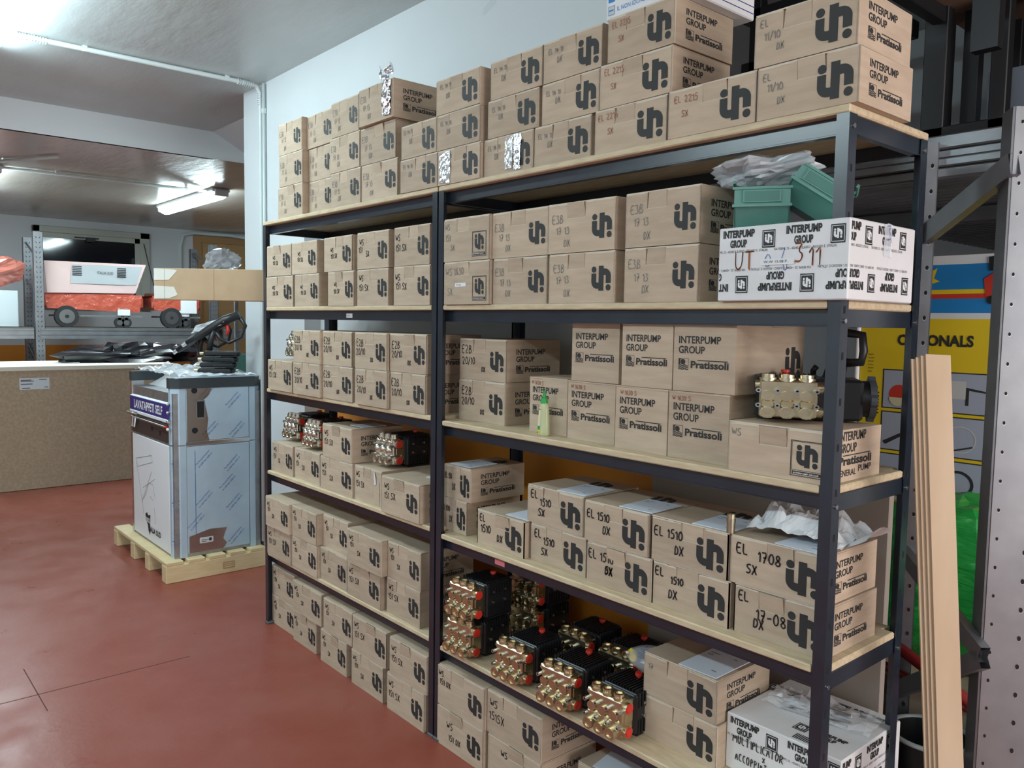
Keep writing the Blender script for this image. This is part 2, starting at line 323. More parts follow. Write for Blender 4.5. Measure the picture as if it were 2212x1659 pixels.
def logo(mb, x, z, sx, sz, mt, y=0.0):                      # the mark on the cartons: i and h run together, with a dot
    P = lambda pts: poly(mb, pts, mt, x, z, sx, sz, y)
    P(arc(.13, .855, .125, 0, 360, 18)[:-1]); P(arc(.875, .125, .125, 0, 360, 18)[:-1])
    P([(0, .70), (0, .38), (.11, .38+.0), (.25, .38), (.25, .70)])
    o = arc(.30, .38, .30, 180, 270); i = arc(.30, .38, .05, 180, 270)
    mb.add([(x+a*sx, y, z+c*sz) for a, c in o+i], [(k, k+1, k+1+len(o), k+len(o)) for k in range(len(o)-1)], mt)
    P([(.30, .08), (.38, .08), (.38, .33), (.30, .33)])
    P([(.38, 0), (.63, 0), (.63, 1.0), (.38, 1.0)])
    P([(.63, .62), (.70, .62), (.70, .88), (.63, .88)])
    o = arc(.70, .58, .30, 90, 0); i = arc(.70, .58, .05, 90, 0)
    mb.add([(x+a*sx, y, z+c*sz) for a, c in o+i], [(k, k+1, k+1+len(o), k+len(o)) for k in range(len(o)-1)], mt)
    P([(.75, .30), (1.0, .30), (1.0, .58), (.75, .58)])
def emblem(mb, x, z, s, mt, y=0.0):
    t = s*.03
    for a in ((0, 0, s, t), (0, s-t, s, s), (0, 0, t, s), (s-t, 0, s, s)): mb.add([(x+a[0], y, z+a[1]), (x+a[2], y, z+a[1]), (x+a[2], y, z+a[3]), (x+a[0], y, z+a[3])], [(0, 1, 2, 3)], mt)
    poly(mb, arc(.45, .68, .24, 0, 360, 14)[:-1], mt, x, z, s, s, y)
    poly(mb, [(.05, .95), (.05, .45), (.2, .5), (.17, .7), (.2, .9), (.35, .97)], mt, x, z, s, s, y)
    for h in (.42, .27, .12):
        top = [(.06+.88*i/8, h+.06*sin(i*1.5)) for i in range(9)]
        mb.add([(x+a*s, y, z+c*s) for a, c in top]+[(x+a*s, y, z+(c-.09)*s) for a, c in top], [(i, i+9, i+10, i+1) for i in range(8)], mt)
def brand(mb, x, z, w, mt, y=0.0, bold=.02):
    """three printed lines; x,z lower-left, w overall width"""
    h = w*.135
    put(mb, 'INTERPUMP', x, z+h*3.55, h, mt, w=w*.84, bold=bold, y=y); put(mb, 'GROUP', x, z+h*2.2, h, mt, w=w*.53, bold=bold, y=y)
    emblem(mb, x, z-h*.05, h*1.55, mt, y)
    put(mb, 'Pratissoli', x+h*1.9, z+h*.25, h*.95, mt, w=w-h*1.9, bold=.035, y=y)
    poly(mb, [(0, 0), (1, 0), (1, 1), (0, 1)], mt, x+h*2.9, z+h*1.22, w-h*3.05, h*.12, y)
def rect(mb, x0, z0, x1, z1, mt, y=0.0): mb.add([(x0, y, z0), (x1, y, z0), (x1, y, z1), (x0, y, z1)], [(0, 1, 2, 3)], mt)
def frame_rect(mb, x0, z0, x1, z1, t, mt, y=0.0):
    for a in ((x0, z0, x1, z0+t), (x0, z1-t, x1, z1), (x0, z0, x0+t, z1), (x1-t, z0, x1, z1)): rect(mb, *a, mt, y)
# ------------------------------------------------------------------ the room
def slab(name, x0, x1, y0, y1, z0, z1, mt):
    return struct(MB().box(x0, x1, y0, y1, z0, z1, mt).build(name))
fl = MB(); fl.box(-8, 7.5, -5, 5, -0.1, 0, FLOORM); struct(fl.build('floor'))
jm = mat('floor_joint', (0.09, 0.03, 0.022), .8)
j = MB(); j.box(-.13, .36, -1.043, -1.039, 0, .0006, jm); j.box(.178, .183, -5, -.44, 0, .0006, jm)
struct(j.build('trim_1'))                                          # saw-cut joints of the screed
slab('ceiling', -2.41, 7.5, -5, 5, 2.94, 3.04, CEILP)
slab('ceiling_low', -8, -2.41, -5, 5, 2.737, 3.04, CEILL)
bm = MB(); bm.box(-2.44, -2.405, -5, .66, 2.737, 2.94, WALLP)
bm.add([(-2.405, .66, 2.737), (-2.405, .66, 2.94), (-2.405, 1.05, 2.737)], [(0, 1, 2)], WALLP)
bm.add([(-2.405, .66, 2.9395), (-1.24, .66, 2.9395), (-1.24, 1.05, 2.737), (-2.405, 1.05, 2.737)], [(0, 1, 2, 3)], WALLP)
struct(bm.build('trim_2'))                                         # downstand where the ceiling drops, with a sloping soffit
w = MB()
w.box(-7.75, -7.6, -5, 5, 1.17, 2.737, WALLP); w.box(-7.75, -7.6, -5, 5, 0, 1.17, ORANGE); struct(w.build('wall_left'))
w = MB()
w.box(-1.24, -.413, .42, .55, 0, 2.94, WALLP); w.box(-.413, 2.06, .42, .55, 2.22, 2.94, WALLP)
w.box(-.413, 2.06, .52, .60, 1.17, 2.22, WALLP); w.box(-.413, 2.06, .52, .60, 0, 1.17, ORANGE); w.box(-1.24, 2.06, .60, .66, 0, 2.94, WALLP)
sm = mat('grey_scuff', (0.60, 0.64, 0.65), .7)
for (cx, cz, a, b_) in ((1.32, 2.83, .055, .022), (1.22, 2.79, .05, .02), (1.42, 2.86, .04, .018)):
    w.add([(cx+a*cos(t*.5)*(1+.2*sin(3*t)), .4195, cz+b_*sin(t*.5)+.35*a*cos(t*.5)) for t in range(13)], [list(range(13))], sm)
struct(w.build('wall_back'))
slab('wall_passage', -7.6, 7.5, 4.9, 5, 0, 2.94, WALLP)
slab('wall_front', -8, 7.5, -5.1, -5, 0, 2.94, WALLP)
w = MB(); w.box(7.5, 7.6, -5, -1.6, 0, 2.94, WALLP); w.box(7.5, 7.6, 1.1, 5, 0, 2.94, WALLP); w.box(7.5, 7.6, -1.6, 1.1, 2.85, 2.94, WALLP); struct(w.build('wall_right'))  # gap left for the added daylight; the opening is assumed and unseen
# window in the far wall
wf = MB()
for a in ((.36, 1.72, 2.56, 2.64), (.36, 1.72, 1.62, 1.70), (.36, .44, 1.62, 2.64), (1.60, 1.72, 1.62, 2.64)): wf.bbox(-7.6, -7.55, a[0], a[1], a[2], a[3], .006, FRAME)
wf.box(-7.6, -7.575,   .44, 1.60, 2.50, 2.56, FRAME); wf.box(-7.6, -7.575, 1.54, 1.60, 1.7, 2.56, FRAME)
win = struct(wf.build('window_1'))
MB().box(-7.599, -7.59, .44, 1.56, 1.70, 2.51, GLASSD).build('window_pane', win)
h = MB(); h.bbox(-7.57, -7.53, .95, 1.05, 2.47, 2.53, .006, BLACKP); h.box(-7.57, -7.55, .82, 1.10, 2.515, 2.53, BLACKP); h.build('window_latch', win)
h = MB(); h.tube([(-7.54, 1.64, 2.50), (-7.53, 1.70, 2.2), (-7.53, 1.78, 1.85)], .005, BLACKP); h.build('stay_arm', win)
d = MB(); d.box(-7.6, -7.55, 2.30, 2.40, 0, 2.67, DOORW); d.box(-7.6, -7.55, 3.3, 3.4, 0, 2.67, DOORW); d.box(-7.6, -7.55, 2.40, 3.3, 2.58, 2.67, DOORW)
d.box(-7.6, -7.58, 2.40, 3.3, 0, 2.58, mat('tan_door_leaf', (0.48, 0.30, 0.13), .5)); struct(d.build('door_1'))
# conduits
def conduit(name, pts, r, label, clips=(), ribs=None):
    c = MB(); c.tube(pts, r, PIPE, 10)
    for p, ax in clips:
        p = Vector(p); c.bbox(p.x-.012-(ax == 0)*.0, p.x+.012, p.y-.012, p.y+.012, p.z-.016, p.z+.016, .003, PIPE)
    if ribs:
        for a, b_ in ribs:
            a, b_ = Vector(a), Vector(b_); n = max(3, int((b_-a).length/.012))
            for i in range(n):
                q = a.lerp(b_, i/n); c.cyl(q, q+(b_-a).normalized()*.005, r*1.35, PIPE, 10)
    return tag(c.build(name), label, 'conduit')
conduit('electrical_conduit', [(-.955, -.86, 2.922), (-.95, -.7, 2.922), (-.945, 0, 2.922), (-.94, .30, 2.922), (-.938, .375, 2.915), (-.937, .398, 2.88), (-.937, .40, 2.80), (-.937, .40, 2.0), (-.937, .40, .15)], .0135,
        'white conduit crossing the near ceiling and running down the white pillar', clips=(((-.95, -.55, 2.925), 1), ((-.942, .20, 2.925), 1), ((-.937, .402, 2.78), 0)),
        ribs=(((-.955, -.86, 2.922), (-.95, -.72, 2.922)), ((-.94, .26, 2.922), (-.938, .36, 2.918)), ((-.937, .399, 2.88), (-.937, .40, 2.80))))
conduit('electrical_conduit', [(-.905, .404, 2.93), (-.905, .404, 1.5), (-.905, .404, .15)], .009, 'thin white conduit on the pillar, right beside the thicker one', clips=(((-.905, .406, 2.77), 0),))
conduit('electrical_conduit', [(-3.9, -.75, 2.715), (-3.88, .3, 2.715), (-3.86, 1.25, 2.715)], .012, 'grey conduit under the low ceiling leading to the far lamp', clips=(((-3.89, -.1, 2.72), 1), ((-3.87, .95, 2.72), 1)))
conduit('electrical_conduit', [(-3.9, -.72, 2.72), (-3.4, -.42, 2.72), (-3.1, -.25, 2.72)], .012, 'short grey conduit running diagonally under the low ceiling')
conduit('electrical_conduit', [(-7.57, 2.12, 1.9), (-7.57, 2.12, 2.5), (-7.57, 2.16, 2.66), (-7.57, 2.3, 2.70), (-7.5, 2.8, 2.70), (-7.4, 3.1, 2.66), (-7.35, 3.25, 2.5), (-7.35, 3.28, 2.2)], .025, 'thick grey conduit arching over the tan door')
# fluorescent ceiling lamps
def lamp(x0, x1, yc, zc, label, wd=.085):
    t = thing('ceiling_lamp', label, 'lamp', ((x0+x1)/2, yc, zc), 0, 'fluorescent ceiling lamps'); L = (x1-x0)/2
    a = MB(); a.bbox(-L, L, -wd, wd, -.035, 0, .01, LAMPB)
    for s_ in (-1, 1): a.bbox(s_*L-.02, s_*L+.02, -wd*.75, wd*.75, -.075, -.01, .008, LAMPB)
    a.build('housing', t)
    b_ = MB(); n = 10
    pr = [(wd*.95*cos(pi*i/n), -.03-.07*sin(pi*i/n)) for i in range(n+1)]
    xs = [(-L+.01, .5), (-L+.03, .85), (-L+.06, 1), (L-.06, 1), (L-.03, .85), (L-.01, .5)]
    vs = [(x, p*sc, -.03+(q+.03)*sc) for x, sc in xs for p, q in pr]
    fs = [(k*(n+1)+i, k*(n+1)+i+1, (k+1)*(n+1)+i+1, (k+1)*(n+1)+i) for k in range(5) for i in range(n)]+[list(range(n+1)), [5*(n+1)+i for i in range(n+1)][::-1]]
    b_.add(vs, fs, LAMPD, True); b_.build('diffuser', t)
    return t
lamp(-1.27, .33, -.985, 2.94, 'bright fluorescent lamp on the near ceiling, at upper left corner')
lamp(-5.35, -3.72, 1.22, 2.737, 'lit fluorescent lamp under the low ceiling beside the white pillar')
lamp(-5.5, -3.88, -.56, 2.737, 'lit fluorescent lamp under the low ceiling, cut by the left edge')
lamp(2.9, 4.5, -3.1, 2.94, 'added unseen fill lamp on the ceiling behind the photographer, the right one')  # unseen lamp, added as fill for the lower and right-hand cartons
lamp(.2, 1.8, -3.1, 2.94, 'added unseen fill lamp on the ceiling behind the photographer, the left one')  # another unseen lamp, added as fill to soften the contrast
# ------------------------------------------------------------------ bolt-together shelving units
X1A, X1B, X2, D = 1.4625, 1.4715, 2.9524, .3876
def unit(x0, Wd, zs, label, sticker):
    u = thing('shelving_unit', label, 'shelving unit', (x0, 0, 0), 0, 'blue-black shelving units'); F = .029; G = .034; t = .002
    for sx in (0, 1):
        for sy in (0, 1):
            X = (0, Wd)[sx]; Y = (0, D)[sy]; dx = 1-2*sx; dy = 1-2*sy
            p = MB(); a, b_ = sorted((X, X+dx*F)); c, e = sorted((Y, Y+dy*t)); p.box(a, b_, c, e, .012, 1.982, STEEL)
            a, b_ = sorted((X, X+dx*t)); c, e = sorted((Y+dy*t, Y+dy*G)); p.box(a, b_, c, e, .012, 1.982, STEEL)
            post = p.build('post', u)
            q = MB()
            for z in [k*.1+.06 for k in range(19)]:          # key slots on the side flange
                xx = X+dx*(-.0004 if 1 else 0); q.add([(xx, Y+dy*.016+s_*.004, z+k) for s_, k in ((-1, 0), (1, 0), (1, .016), (-1, .016))], [(0, 1, 2, 3)], DARKGAP)
            q.build('key_slots', post)
            f = MB(); f.bbox(X-.004 if not sx else X-F-.004, X+F+.004 if not sx else X+.004, Y-.004 if not sy else Y-G-.004, Y+G+.004 if not sy else Y+.004, 0, .012, .003, mat('grey_foot_cap', (.10, .12, .13), .5)); f.build('foot_cap', u)
    for k, z in enumerate(zs):
        b_ = MB(); th = .0182
        if k == 0:
            b_.bbox(-.001, Wd+.001, -.001, D+.001, z-th, z, .003, WOOD)
        else:
            q_ = [(F+.003, .0005), (Wd-F-.003, .0005), (Wd-F-.003, G+.002), (Wd-.0035, G+.002), (Wd-.0035, D-G-.002), (Wd-F-.003, D-G-.002), (Wd-F-.003, D-.0005), (F+.003, D-.0005), (F+.003, D-G-.002), (.0035, D-G-.002), (.0035, G+.002), (F+.003, G+.002)]
            cx_, cy_ = Wd/2, D/2; ins = [(x+(.003 if x < cx_ else -.003), y+(.003 if y < cy_ else -.003)) for x, y in q_]; n_ = 12
            b_.add([(x, y, z-th) for x, y in ins]+[(x, y, z-th+.003) for x, y in q_]+[(x, y, z-.003) for x, y in q_]+[(x, y, z) for x, y in ins], [list(range(n_))[::-1], list(range(3*n_, 4*n_))]+[(k_*n_+i, k_*n_+(i+1) % n_, (k_+1)*n_+(i+1) % n_, (k_+1)*n_+i) for k_ in range(3) for i in range(n_)], WOOD)
        b_.build('shelf_board', u)
        zb = z-th
        for y0, y1 in ((.026, .030), (D-.030, D-.026)):
            m_ = MB(); m_.bbox(.003, Wd-.003, y0, y1, zb-.037, zb-.0005, .0015, STEEL); yy = sorted((y0, y0+(.02 if y0 < .1 else -.016))); m_.box(.003, Wd-.003, yy[0], yy[1], zb-.039, zb-.036, STEEL); m_.build('beam', u)
        for xx, s_ in ((.0045, 1), (Wd-.0045, -1)):
            m_ = MB(); a, c = sorted((xx, xx+s_*.003)); m_.bbox(a, c, .004, D-.004, zb-.037, zb-.0005, .001, STEEL); a, c = sorted((xx, xx+s_*.018)); m_.box(a, c, .03, D-.03, zb-.039, zb-.036, STEEL); m_.build('beam', u)
        m_ = MB()
        for s_ in (0, 1):
            for yy in (.018, D-.018):
                X = (-.0035, Wd+.0035)[s_]; m_.cyl((X+(.003 if not s_ else -.003), yy, zb-.026), (X, yy, zb-.026), .0055, BOLT, 8)
        m_.build('bolts', u)
    s = MB(); sx, sz, mt, tt = sticker
    s.box(sx-.025, sx+.025, .0248, .0256, sz-.009, sz+.009, mt)
    if tt: put(s, tt, sx-.018, sz-.003, .006, INK, y=.0245)
    s.build('label_sticker', u)
    return u
unit(0, X1A, (2.0, 1.588, 1.191, .784, .372), 'blue-black metal shelving unit with five boards beside the white pillar', (.80, 1.549, WHITE, 'MATR'))
unit(X1B, X2-X1B, (2.0, 1.588, 1.181, .7734, .364), 'blue-black metal shelving unit with five boards nearest the camera', (.33, .735, PINKST, None))
# ------------------------------------------------------------------ cardboard cartons
DEP = {'A': .25, 'B': .25, 'C': .316}
STD = {'A': (.26, .1445), 'B': (.245, .1195), 'C': (.187, .1765)}
BODY = {}
def body_mesh(t, var):
    if (t, var) in BODY: return BODY[t, var]
    Wd, H = STD[t]; dp = DEP[t]; hw = Wd/2; lid = .004; hb = H-lid; rn = random.Random(hash((t == 'A', t == 'B', var)) % 1000+var)
    J = lambda: rn.uniform(-.0012, .0012)
    b_ = MB()
    fx0, fx1, fz = (-.012-.03, .028, hb-.042) if t != 'C' else (0, 0, hb)
    fx0 += (.02, .0, -.01)[var % 3]; fx1 += (.02, .0, -.01)[var % 3]
    o = J()
    if t == 'C':
        b_.box(-hw, hw, 0, dp, 0, hb, KRAFT); fr = None
    else:
        b_.box(-hw, hw, .006, dp, 0, hb, KRAFT)              # core, set back behind the front wall
        b_.box(-hw, fx0, 0, .0061, 0, hb, KRAFT); b_.box(fx1, hw, 0, .0061, 0, hb, KRAFT); b_.box(fx0, fx1, 0, .0061, 0, fz, KRAFT)
        b_.box(-hw, -hw+.003, .0, .0035, 0, hb, KRAFTEDGE); b_.box(hw-.003, hw, .0, .0035, 0, hb, KRAFTEDGE)
    L = MB()
    if t == 'C':
        L.box(-hw-.001, hw+.001, -.001, dp*.49, hb, hb+.004, KRAFT, j=.001); L.box(-hw-.001, hw+.001, dp*.5, dp+.001, hb, hb+.004, KRAFT, j=.001)
    else:
        tilt = rn.uniform(0, .0018)
        vs = [(-hw, .0015+abs(J()), hb+tilt), (hw, .0015+abs(J()), hb+J()*.5+.0006), (hw, dp, hb), (-hw, dp, hb)]
        vs += [(x, y, z+lid-.0006) for x, y, z in vs]
        L.add(vs, [(3, 2, 1, 0), (4, 5, 6, 7), (1, 2, 6, 5), (2, 3, 7, 6), (3, 0, 4, 7)], KRAFT); L.add(vs, [(0, 1, 5, 4)], KRAFTEDGE)
        e = .0012
        for a, c in ((-hw+.004, fx0-.002), (fx1+.004, hw-.004)):   # frayed crease along the front edge
            n = 6; L.add([(a+(c-a)*i/n, -.0004, hb+J()*.8+dz) for dz in (-.0022, .0016) for i in range(n+1)], [(i, i+1, i+n+2, i+n+1) for i in range(n)], KRAFTEDGE)
    F = MB()
    if t != 'C':
        w0 = (fx1-fx0)
        k = var % 4
        gl, gr = ((.006, .001), (.001, .006), (.0015, .0015), (.004, .002))[k]
        yl, yr = ((.0012, -.0012), (-.001, .0014), (.0008, .0006), (-.006, -.007))[k]
        T0 = Matrix.Identity(4)
        vs = [(fx0+.001, .001, fz), (fx1-.001, .001, fz), (fx1-gr, yr, hb+.001), (fx0+gl, yl, hb+.001)]
        vs += [(x, y+.003, z) for x, y, z in vs]
        F.add(vs, [(0, 1, 2, 3), (4, 7, 6, 5), (0, 3, 7, 4), (1, 5, 6, 2), (2, 6, 7, 3), (0, 4, 5, 1)], KRAFT)
        F.add([(fx0, -.0004, fz-.0012), (fx1, -.0004, fz-.0012), (fx1, -.0004, fz), (fx0, -.0004, fz)], [(0, 1, 2, 3)], KRAFTEDGE)
    BODY[t, var] = (b_.mesh('carton_body'), L.mesh('carton_lid'), F.mesh('carton_flap') if t != 'C' else None); return BODY[t, var]
def logo_mesh(kind, mt=INK):
    b_ = MB()
    if kind == 'plain': logo(b_, 0, 0, 1, 1, mt)
    else:
        frame_rect(b_, 0, 0, 1, 1.16, .022, mt); frame_rect(b_, .035, .19, .965, 1.125, .012, mt); logo(b_, .18, .30, .64, .74, mt)
        rect(b_, .06, .06, .94, .16, mt); put(b_, 'INTERPUMP GROUP', .12, .085, .05, WHITE, w=.76, bold=.02, y=-.003)
    return b_.mesh('mark')
LOGO = logo_mesh('plain'); LOGOF = logo_mesh('framed')
bm_ = MB(); brand(bm_, 0, 0, 1, INK); BRAND = bm_.mesh('lettering')
bm_ = MB(); put(bm_, 'INTERPUMP', 0, .56, .14, INK, w=.80, bold=.02); put(bm_, 'GROUP', 0, .38, .14, INK, w=.52, bold=.02); put(bm_, 'Pratissoli', 0, .19, .13, INK, w=1, bold=.035); rect(bm_, .12, .325, .96, .34, INK)
put(bm_, 'GENERAL', -.05, .02, .10, INK, w=.58, bold=.01); put(bm_, 'PUMP', .60, .06, .10, INK, w=.40, bold=.01); BRANDG = bm_.mesh('lettering')
LIDMARK = MB(); logo(LIDMARK, -.5, -.5, 1, 1, INK); LIDMARK = LIDMARK.mesh('lid_mark')
ROWS = [
('A1', 'A', 0.165, 0.25, 0.004, 2.0005, 0.1425),
('A2', 'A', 0.418, 0.225, 0.035, 2.0005, 0.1425),
('A3', 'A', 0.68, 0.244, 0.005, 2.0005, 0.1425),
('A4', 'A', 0.926, 0.264, 0.009, 2.0005, 0.1425),
('A5', 'B', 1.23, 0.234, -0.003, 2.0005, 0.1195),
('B1', 'A', 0.179, 0.238, 0.004, 2.1445, 0.1425),
('B2', 'A', 0.418, 0.224, 0.035, 2.1445, 0.1425),
('B3', 'A', 0.67, 0.246, 0.005, 2.1445, 0.1425),
('B4', 'A', 0.918, 0.258, 0.009, 2.1445, 0.1425),
('B5', 'B', 1.235, 0.222, -0.003, 2.1215, 0.1195),
('C1', 'A', 0.174, 0.236, 0.004, 2.2885, 0.1425),
('C2', 'A', 0.412, 0.234, 0.03, 2.2885, 0.1425),
('C3', 'A', 0.683, 0.227, 0.005, 2.2885, 0.1425),
('C4', 'A', 0.941, 0.247, -0.011, 2.2885, 0.1425),
('D1', 'B', 1.466, 0.237, -0.002, 2.0005, 0.1185),
('D2', 'B', 1.71, 0.236, 0.01, 2.0005, 0.1185),
('D3', 'B', 1.952, 0.237, 0.012, 2.0005, 0.1185),
('D4', 'B', 2.209, 0.252, 0.007, 2.0005, 0.1185),
('D5', 'B', 2.471, 0.253, 0.001, 2.0005, 0.1185),
('D6', 'B', 2.728, 0.24, 0.001, 2.0005, 0.1185),
('E1', 'B', 1.46, 0.24, -0.002, 2.1205, 0.1185),
('E2', 'B', 1.727, 0.241, 0.01, 2.1205, 0.1185),
('E3', 'B', 1.983, 0.234, 0.012, 2.1205, 0.1185),
('E4', 'B', 2.224, 0.249, 0.007, 2.1205, 0.1185),
('E6', 'B', 2.716, 0.244, 0.001, 2.1205, 0.1185),
('F1', 'B', 1.455, 0.242, -0.002, 2.2405, 0.1185),
('F2', 'B', 1.739, 0.243, 0.01, 2.2405, 0.1185),
('F3', 'B', 1.987, 0.237, 0.012, 2.2405, 0.1185),
('F4', 'B', 2.25, 0.228, 0.007, 2.2405, 0.1185),
('G1', 'A', 0.027, 0.291, 0.003, 1.5885, 0.1445),
('G2', 'A', 0.336, 0.233, 0.004, 1.5885, 0.1445),
('G3', 'A', 0.659, 0.224, 0.0, 1.5885, 0.1445),
('G4', 'A', 0.903, 0.236, 0.003, 1.5885, 0.1445),
('G5', 'A', 1.18, 0.244, 0.0, 1.5885, 0.1445),
('H1', 'A', 0.037, 0.266, 0.003, 1.7345, 0.1445),
('H2', 'A', 0.306, 0.246, 0.004, 1.7345, 0.1445),
('H3', 'A', 0.625, 0.243, 0.0, 1.7345, 0.1445),
('H4', 'A', 0.903, 0.238, 0.003, 1.7345, 0.1445),
('H5', 'A', 1.183, 0.238, 0.0, 1.7345, 0.1445),
('I1', 'A', 1.517, 0.248, -0.007, 1.5885, 0.1445),
('I2', 'A', 1.771, 0.254, 0.005, 1.5885, 0.1445),
('I3', 'A', 2.037, 0.261, 0.003, 1.5885, 0.1445),
('I4', 'A', 2.336, 0.242, 0.002, 1.5885, 0.1445),
('J1', 'A', 1.514, 0.248, -0.007, 1.7345, 0.1445),
('J2', 'A', 1.764, 0.264, 0.005, 1.7345, 0.1445),
('J3', 'A', 2.03, 0.268, 0.003, 1.7345, 0.1445),
('J4', 'A', 2.336, 0.242, 0.002, 1.7345, 0.1445),
('W1', 'W1', 2.648, 0.325, -0.014, 1.5885, 0.172),
('K1', 'A', 1.488, 0.257, 0.085, 1.1815, 0.1445),
('K2', 'A', 1.491, 0.256, 0.085, 1.3275, 0.1445),
('L1', 'C', 1.879, 0.172, 0.077, 1.1815, 0.1765),
('L2', 'C', 2.071, 0.192, 0.06, 1.1815, 0.1765),
('L3', 'C', 2.282, 0.184, 0.041, 1.1815, 0.1765),
('L4', 'C', 2.47, 0.187, 0.04, 1.1815, 0.1765),
('M2', 'C', 2.084, 0.189, 0.06, 1.3595, 0.172),
('M3', 'C', 2.301, 0.176, 0.041, 1.3595, 0.172),
('M4', 'C', 2.481, 0.189, 0.04, 1.3595, 0.172),
('N', 'B', 2.68, 0.254, 0.007, 1.1815, 0.1195),
('P1', 'A', 0.074, 0.262, -0.012, 1.1915, 0.1445),
('P2', 'A', 0.353, 0.261, -0.015, 1.1915, 0.1445),
('P3', 'A', 0.616, 0.26, -0.003, 1.1915, 0.1445),
('P4', 'A', 0.913, 0.243, -0.012, 1.1915, 0.1445),
('P5', 'A', 1.158, 0.242, 0.0, 1.1915, 0.1445),
('Q2', 'A', 0.359, 0.256, -0.015, 1.3375, 0.1445),
('Q3', 'A', 0.616, 0.254, -0.003, 1.3375, 0.1445),
('Q4', 'A', 0.912, 0.241, -0.012, 1.3375, 0.1445),
('Q5', 'A', 1.155, 0.249, 0.0, 1.3375, 0.1445),
('R1', 'A', 0.046, 0.228, 0.02, 0.7845, 0.1445),
('R2', 'A', 0.282, 0.252, 0.026, 0.7845, 0.1445),
('R3', 'A', 0.565, 0.287, 0.012, 0.7845, 0.1445),
('R4', 'A', 0.854, 0.214, 0.02, 0.7845, 0.1445),
('R5', 'A', 1.121, 0.261, -0.012, 0.7845, 0.1445),
('S3', 'A', 0.587, 0.256, 0.012, 0.9305, 0.1445),
('U1', 'B', 1.433, 0.148, 0.054, 0.7739, 0.1195),
('U2', 'B', 1.445, 0.158, 0.054, 0.8949, 0.1195),
('V1', 'B', 1.672, 0.242, 0.031, 0.7739, 0.1195),
('V2', 'B', 1.927, 0.245, 0.049, 0.7739, 0.1195),
('V3', 'B', 2.19, 0.241, 0.035, 0.7739, 0.1195),
('V4', 'B', 2.433, 0.244, 0.039, 0.7739, 0.1195),
('V5', 'B', 2.689, 0.238, 0.043, 0.7739, 0.1195),
('X2', 'B', 1.908, 0.249, 0.049, 0.8949, 0.1195),
('X3', 'B', 2.177, 0.24, 0.035, 0.8949, 0.1195),
('X4', 'B', 2.424, 0.245, 0.039, 0.8949, 0.1195),
('X5', 'B', 2.673, 0.249, 0.043, 0.8949, 0.1195),
('a1', 'A', 0.048, 0.258, -0.01, 0.3725, 0.1445),
('a2b', 'A', 0.308, 0.255, -0.004, 0.3725, 0.1445),
('a3b', 'A', 0.566, 0.242, 0.01, 0.3725, 0.1445),
('a4b', 'A', 0.824, 0.265, 0.003, 0.3725, 0.1445),
('a5b', 'A', 1.113, 0.234, 0.018, 0.3725, 0.1445),
('b1', 'A', 0.053, 0.259, -0.02, 0.5185, 0.1445),
('b2b', 'A', 0.314, 0.244, -0.006, 0.5185, 0.1445),
('b3b', 'A', 0.56, 0.224, 0.028, 0.5185, 0.1445),
('b4b', 'A', 0.846, 0.272, -0.011, 0.5185, 0.1445),
('b5b', 'A', 1.12, 0.23, 0.018, 0.5185, 0.1445),
('c1', 'A', 0.015, 0.251, 0.03, 0.0005, 0.1475),
('c2', 'A', 0.284, 0.234, 0.014, 0.0005, 0.1475),
('c3', 'A', 0.58, 0.236, 0.004, 0.0005, 0.1475),
('c4', 'A', 0.863, 0.256, 0.0, 0.0005, 0.1475),
('c5', 'A', 1.155, 0.257, -0.005, 0.0005, 0.1475),
('d1', 'A', 0.011, 0.251, 0.03, 0.1495, 0.1475),
('d2', 'A', 0.294, 0.284, 0.008, 0.1495, 0.1475),
('d3', 'A', 0.608, 0.255, 0.004, 0.1495, 0.1475),
('d4', 'A', 0.871, 0.271, 0.0, 0.1495, 0.1475),
('d5', 'A', 1.173, 0.256, -0.005, 0.1495, 0.1475),
('e1', 'A', 1.493, 0.265, -0.002, 0.0005, 0.1475),
('e2', 'A', 1.495, 0.268, -0.002, 0.1495, 0.1475),
('f1', 'A', 1.773, 0.264, 0.009, 0.0005, 0.1475),
('f2', 'A', 1.766, 0.27, 0.009, 0.1495, 0.1475),
('h1', 'B', 2.377, 0.248, 0.085, 0.3645, 0.1195),
('h2', 'B', 2.375, 0.245, 0.085, 0.4855, 0.1195),
('W2', 'W2', 2.626, 0.316, 0.125, 0.3645, 0.15),
]
SH = {'T': 'top shelf', '2': 'second shelf', '3': 'third shelf', '4': 'fourth shelf', '5': 'lowest shelf', 'F': 'floor'}
E3 = [('E3B', .06, .60, .17), ('17 13', .13, .38, .15), ('DX', .26, .15, .14)]
WSa = [('WS', .08, .66, .16), ('151', .07, .44, .16), ('SX', .30, .34, .15)]
WSb = [('WS', .07, .70, .14), ('151', .12, .52, .13), ('SX', .30, .32, .13)]
WSc = [('WS', .07, .66, .16), ('151 SX', .07, .40, .17)]
WSs = [('WS', .26, .55, .12), ('151 SX', .26, .38, .12)]
E2 = [('E2B', .06, .62, .20), ('20/10', .06, .36, .18), ('DX', .50, .20, .12)]
ELf = [('EL 14 11', .08, .70, .13), ('DX', .24, .44, .15)]
def EL(a, b_, ka=.20): return [(a, .05, .60, ka), (b_, .32, .26, .20)]
NOTE = {}
for k in ('A1', 'A3', 'A4', 'B1', 'B2', 'B3', 'B4', 'C1', 'C2', 'C3', 'I2', 'I3', 'I4', 'J2', 'J3', 'J4', 'A2', 'C4'): NOTE[k] = (E3, PENCIL)
for k in ('A5', 'B5', 'D1', 'D2', 'D3', 'E1', 'E2', 'E3', 'F1', 'F2', 'F3'): NOTE[k] = (ELf, PENCIL)
